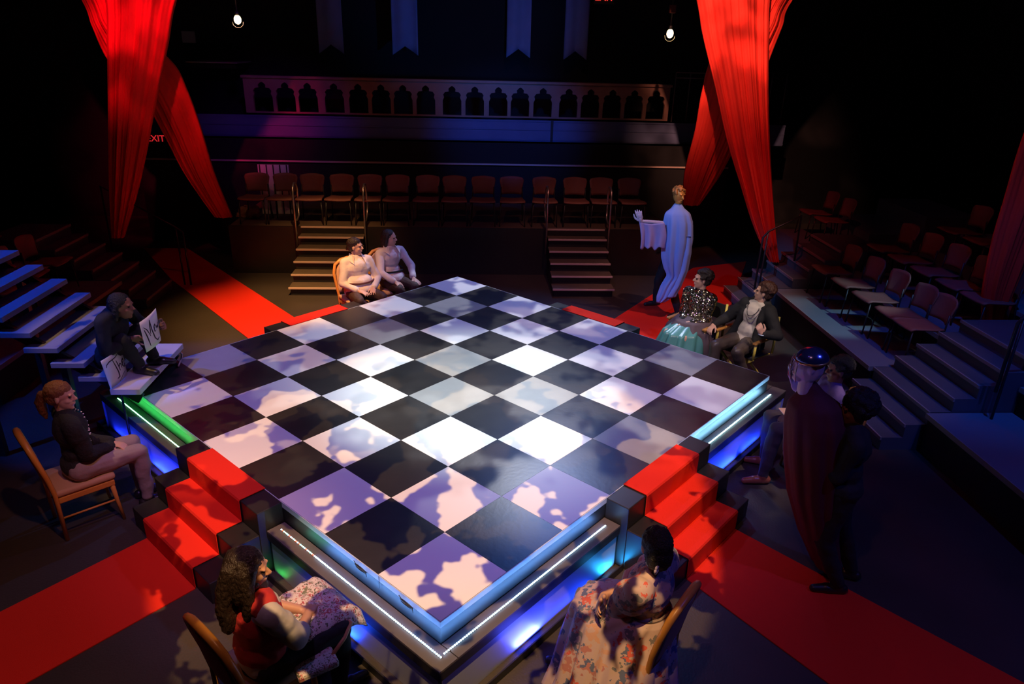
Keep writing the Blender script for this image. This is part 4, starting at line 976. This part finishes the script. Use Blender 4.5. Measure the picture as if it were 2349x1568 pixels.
card('white card lettered The leaning on the low step, left of the shoes', tl, tr, br, bl, [
    ([(.10, .30), (.14, .22), (.25, .17), (.55, .15), (.72, .10)], .0035), ([(.40, .17), (.46, .40), (.52, .65), (.52, .82), (.40, .84)], .0045),
    ([(.54, .26), (.60, .48), (.63, .66)], .004), ([(.61, .55), (.68, .44), (.74, .48), (.75, .62)], .004), ([(.80, .54), (.92, .44), (.90, .36), (.82, .42), (.82, .58), (.90, .66), (1.0 - .03, .56)], .004), ([(.45, .97), (.7, .86), (.9, .80)], .0018)])
Y1, Y2 = 2.96, 3.16
card('white card lettered Mew held up by the person on the open stair', PXY(319.4, 739.7, Y1), PXY(357, 706.8, Y2), PXY(369, 780, Y2), PXY(336, 808, Y1), [
    ([(.12, .30), (.20, .55), (.28, .88)], .0045), ([(.12, .22), (.25, .35), (.38, .60)], .0035), ([(.40, .55), (.42, .30), (.46, .12)], .0035), ([(.46, .12), (.50, .45), (.60, .75), (.75, .88), (.90, .84)], .0045),
    ([(.62, .52), (.74, .44), (.72, .36), (.64, .42), (.66, .58), (.76, .56)], .003), ([(.80, .42), (.83, .54), (.88, .46), (.91, .54), (.96, .40)], .003)])

# seated person behind the cape
J = person('person', 'seated person in purple top and dark jeans, partly hidden behind the dark red cape', (3.52, 2.36, 0), 172, yaw=0, pitch=2, lean=(-.02, .06), hair='curly', hairm=M_bhair, skin=SKD, shirt=mat('striped_top', (.16, .10, .30), .8, bump=.4, bscale=12), trousers=mat('dark_jeans', (.06, .045, .055), .8, bump=.3, bscale=20),
       hands=((.25, .10, .64), (.25, -.10, .64)), knees=((.44, .12, .58), (.42, -.16, .56)), ankles=((.50, .16, .09), (.40, -.18, .09)), shoem=mat('tan_shoe', (.30, .09, .05), .3))
banquet_chair('honey wooden chair of the striped-top person, mostly hidden by the dark red cape', (3.52, 2.36, 0), RR(172))
t = tag(MB().box((-.1, -.13, 0), (.1, .13, .006)).build('paper_sheet', mat('peach_paper', (.75, .45, .28), .7)), 'peach-lit sheet of paper on the lap of the striped-top person', 'paper'); t.location = (3.24, 2.36, .70)
mb = MB()
def pk(u, v): return V((3.40 - .16 * u, 2.14 + .02 * math.sin(u * 9) + .03 * math.sin(v * 5), .62 - .40 * v * (1 - .45 * abs(u - .5))))
mb.grid(pk, 16, 12); tag(mb.build('hanging_cloth', mat('dusty_pink', (.40, .22, .25), .8), smooth=True, solid=.012), 'dusty pink cloth hanging beside the knee of the striped-top person', 'cloth')

# performer and masked figure in dark red, right
J = person('person', 'standing performer all in black with cropped curly hair behind the dark red caped figure', (2.93, .92, 0), 165, sit=False, yaw=5, pitch=8, lean=(.02, 0), hair='afro', hairm=M_bhair, skin=SKD, shirt=M_blk, sleeve=.95, trousers=M_blk, voxel=.008,
       hands=((.26, .06, 1.22), (.22, -.10, 1.08)), poles=((-.6, .4, -.8), (-.6, -.4, -.8)), ankles=((-.12, .10, .09), (-.26, -.10, .09)), headoff=(.0, .0, -.02), girth=1.2)
def pxrings(rows, Y):
    out = []
    for v, a, b, dep, fw in rows:
        L, R_ = PXY(a, v, Y), PXY(b, v, Y); c = (L + R_) / 2; out.append((c, (R_ - L).length / 2, dep, 0, fw))
    return out
fig = thing('masked_puppet', 'tall puppet in a dark red cape with silver-blue helmeted mask head and pale raised hand', 'puppet', (2.62, 1.0, 0))
rows = [(872, 1846, 1868, .03, 0), (898, 1836, 1890, .07, .2), (925, 1812, 1925, .15, .3), (965, 1806, 1930, .20, .6), (1040, 1806, 1926, .22, .9), (1130, 1814, 1915, .22, 1), (1220, 1838, 1912, .20, 1), (1290, 1868, 1922, .15, 1)]
rings('cape', mat('maroon_velvet', (.085, .008, .014), .75, bump=.3, bscale=12, stretch=(1, 1, .2)), fig, pxrings(rows, 1.0), 9, .05, world=True, n=90)
hc = PXY(1857, 835, 1.0); hc.z -= .0; Rm = rotm(RR(165), RR(6))
mb = MB(); mb.ball(hc + Rm @ V((0, 0, -.01)), (.105, .085, .125), Rm); mb.cap(hc + Rm @ V((.09, 0, .01)), hc + Rm @ V((.122, 0, -.03)), .011, .016); mb.ball(hc + Rm @ V((.07, 0, -.10)), (.04, .04, .03), Rm); mb.ball(hc + Rm @ V((.095, 0, -.065)), (.016, .028, .010), Rm); mb.cap(hc, hc + V((0, 0, -.2)), .05)
for s in (1, -1): mb.ball(hc + Rm @ V((.0, s * .085, -.01)), (.02, .01, .033), Rm); mb.ball(hc + Rm @ V((.092, s * .036, .03)), (.014, .026, .009), Rm)
off = V(fig.location)
mb.v = [v - off for v in mb.v]; fuse(mb, 'mask_head', mat('pink_mask', (.62, .42, .42), .45), fig, .007, 2)
mb = MB()
def dome(u, v): th = 2 * PI * u; ph = .5 * PI * v; r = math.sin(ph); return hc + Rm @ V((-.015 + .108 * r * math.cos(th), .100 * r * math.sin(th), .035 + .09 * math.cos(ph)))
mb.grid(dome, 28, 10, wrap=True); mb.build('helmet', mat('chrome_blue', (.22, .30, .75), .18, metal=.9), fig, True, world=True, solid=.006)
MB().tube([hc + Rm @ V((-.015 + .109 * math.cos(q), .101 * math.sin(q), .035)) for q in [2 * PI * q / 28 for q in range(28)]], .009, 8, True).build('helmet_band', mat('gold', (.75, .42, .12), .3, metal=.8), fig, True, world=True)
for s in (-.6, -.2, .25, .7): MB().tube([hc + Rm @ V((.11 * math.cos(s), .12 * math.sin(s), .05)), hc + Rm @ V((.135 * math.cos(s), .135 * math.sin(s), -.03)), hc + Rm @ V((.13 * math.cos(s), .13 * math.sin(s), -.10))], .004, 6).build('fringe_strand', M_steel, fig, True, world=True)
hp = PXY(1836, 902, 1.15); mb = MB(); off = V(fig.location); hand(mb, hp - off, (-.35, 0, .95), (.3, 1, .1), False, .25, 1.35); mb.cap(hp - off, hp - off + V((.10, -.02, -.16)), .034, .04)
fuse(mb, 'gloved_hand', mat('pale_glove', (.55, .45, .58), .7), fig, .006, 2)

# performer and gold masked figure in the blue robe, back
J = person('person', 'performer in black walking under the pale blue robe behind the platform', (3.30, 6.98, 0), 200, sit=False, yaw=0, hair=None, skin=M_blk, shirt=M_blk, sleeve=.95, trousers=M_blk, lean=(.03, 0),
       hands=((.13, .10, 1.02), (.13, -.10, 1.02)), poles=((-.9, .1, -.6), (-.9, -.1, -.6)), ankles=((-.02, .25, .09), (.02, -.30, .09)))
fig = thing('robed_puppet', 'tall puppet with a gold curly-haired mask and flowing pale blue robe, one arm held out', 'puppet', (3.25, 6.75, 0))
YB = 6.72
rows = [(466, 1548, 1562, .04, 0), (478, 1540, 1570, .07, 0), (489, 1526, 1583, .12, .2), (510, 1523, 1588, .16, .5), (550, 1520, 1587, .17, .8), (590, 1521, 1578, .15, 1), (613, 1526, 1572, .13, 1.1), (630, 1533, 1566, .11, 1.2), (655, 1518, 1553, .09, 1.2), (680, 1509, 1541, .07, 1.2), (693, 1507, 1522, .03, 1)]
M_robe = mat('pale_blue_robe', (.34, .48, .86), .75, bump=.3, bscale=10, stretch=(1, 1, .15))
rings('robe', M_robe, fig, pxrings(rows, YB), 8, .12, world=True, n=90)
# trailing second fall of cloth at the right
rows = [(540, 1566, 1588, .06, .5), (580, 1562, 1585, .07, .8), (620, 1556, 1577, .06, 1), (655, 1545, 1562, .05, 1), (681, 1530, 1548, .03, 1)]
rings('robe_fall', M_robe, fig, pxrings(rows, YB - .08), 3, .12, world=True, n=60)
mb = MB()
def slv(u, v):
    top = [(1466, 507), (1478, 512), (1496, 514), (1524, 511)]; bot = [(1469, 570), (1484, 567), (1503, 571), (1526, 566)]
    x = u * 3; i = min(int(x), 2); f = x - i
    a = V(top[i]).lerp(V(top[i + 1]), f); b = V(bot[i]).lerp(V(bot[i + 1]), f); p = a.lerp(b, v)
    return PXY(p.x + 3 * math.sin(v * 3), p.y + (3 * math.sin(u * 22) * v), YB - .05 - .03 * math.sin(u * 15 + v * 2) * (v + .2) - .05 * u)
mb.grid(slv, 36, 20); mb.build('hanging_sleeve', mat('lilac_sleeve', (.42, .36, .60), .8, bump=.2, bscale=14), fig, True, world=True, solid=.015)
off = V(fig.location); sh = PXY(1526, 512, YB) - off; hw = PXY(1470, 507, YB - .05) - off
mb = MB(); mb.cap(sh, hw, .035, .024); hand(mb, hw, (-.35, -.1, .9), (-.3, -.9, .1), False, .8, 1.15); fuse(mb, 'arm', mat('pale_hand', (.55, .48, .50), .6), fig, .006, 2)
hc = PXY(1557, 447, YB); Rm = rotm(RR(-62), RR(8), RR(0)); mb = MB()
hl = hc - off
mb.ball(hl + Rm @ V((0, 0, -.0)), (.088, .074, .115), Rm); mb.ball(hl + Rm @ V((.045, 0, -.085)), (.04, .036, .03), Rm); mb.cap(hl + Rm @ V((.08, 0, .012)), hl + Rm @ V((.102, 0, -.025)), .009, .014); mb.ball(hl + Rm @ V((.08, 0, -.058)), (.014, .025, .009), Rm); mb.cap(hl, hl + V((0, 0, -.2)), .04)
for s in (1, -1): mb.ball(hl + Rm @ V((.078, s * .03, .028)), (.012, .024, .008), Rm)
fuse(mb, 'mask_head', mat('gold_mask', (.72, .34, .07), .42, metal=.35), fig, .007, 1)
rnd = random.Random(4); mb = MB()
for q in range(60):
    a_ = rnd.uniform(0, 6.28); b_ = rnd.uniform(0, 1); r = math.sqrt(1 - b_ * b_); x, y, z = math.cos(a_) * r, math.sin(a_) * r, b_
    if x > .6 and z < .5: continue
    mb.ball(hl + Rm @ V((-.01 + x * .09, y * .082, .03 + z * .095)), .021, n=8, m=6)
mb.ball(hl + Rm @ V((-.02, 0, .03)), (.088, .08, .09), Rm); fuse(mb, 'curls', mat('gold_curls', (.50, .22, .05), .5, metal=.3), fig, .007, 1)
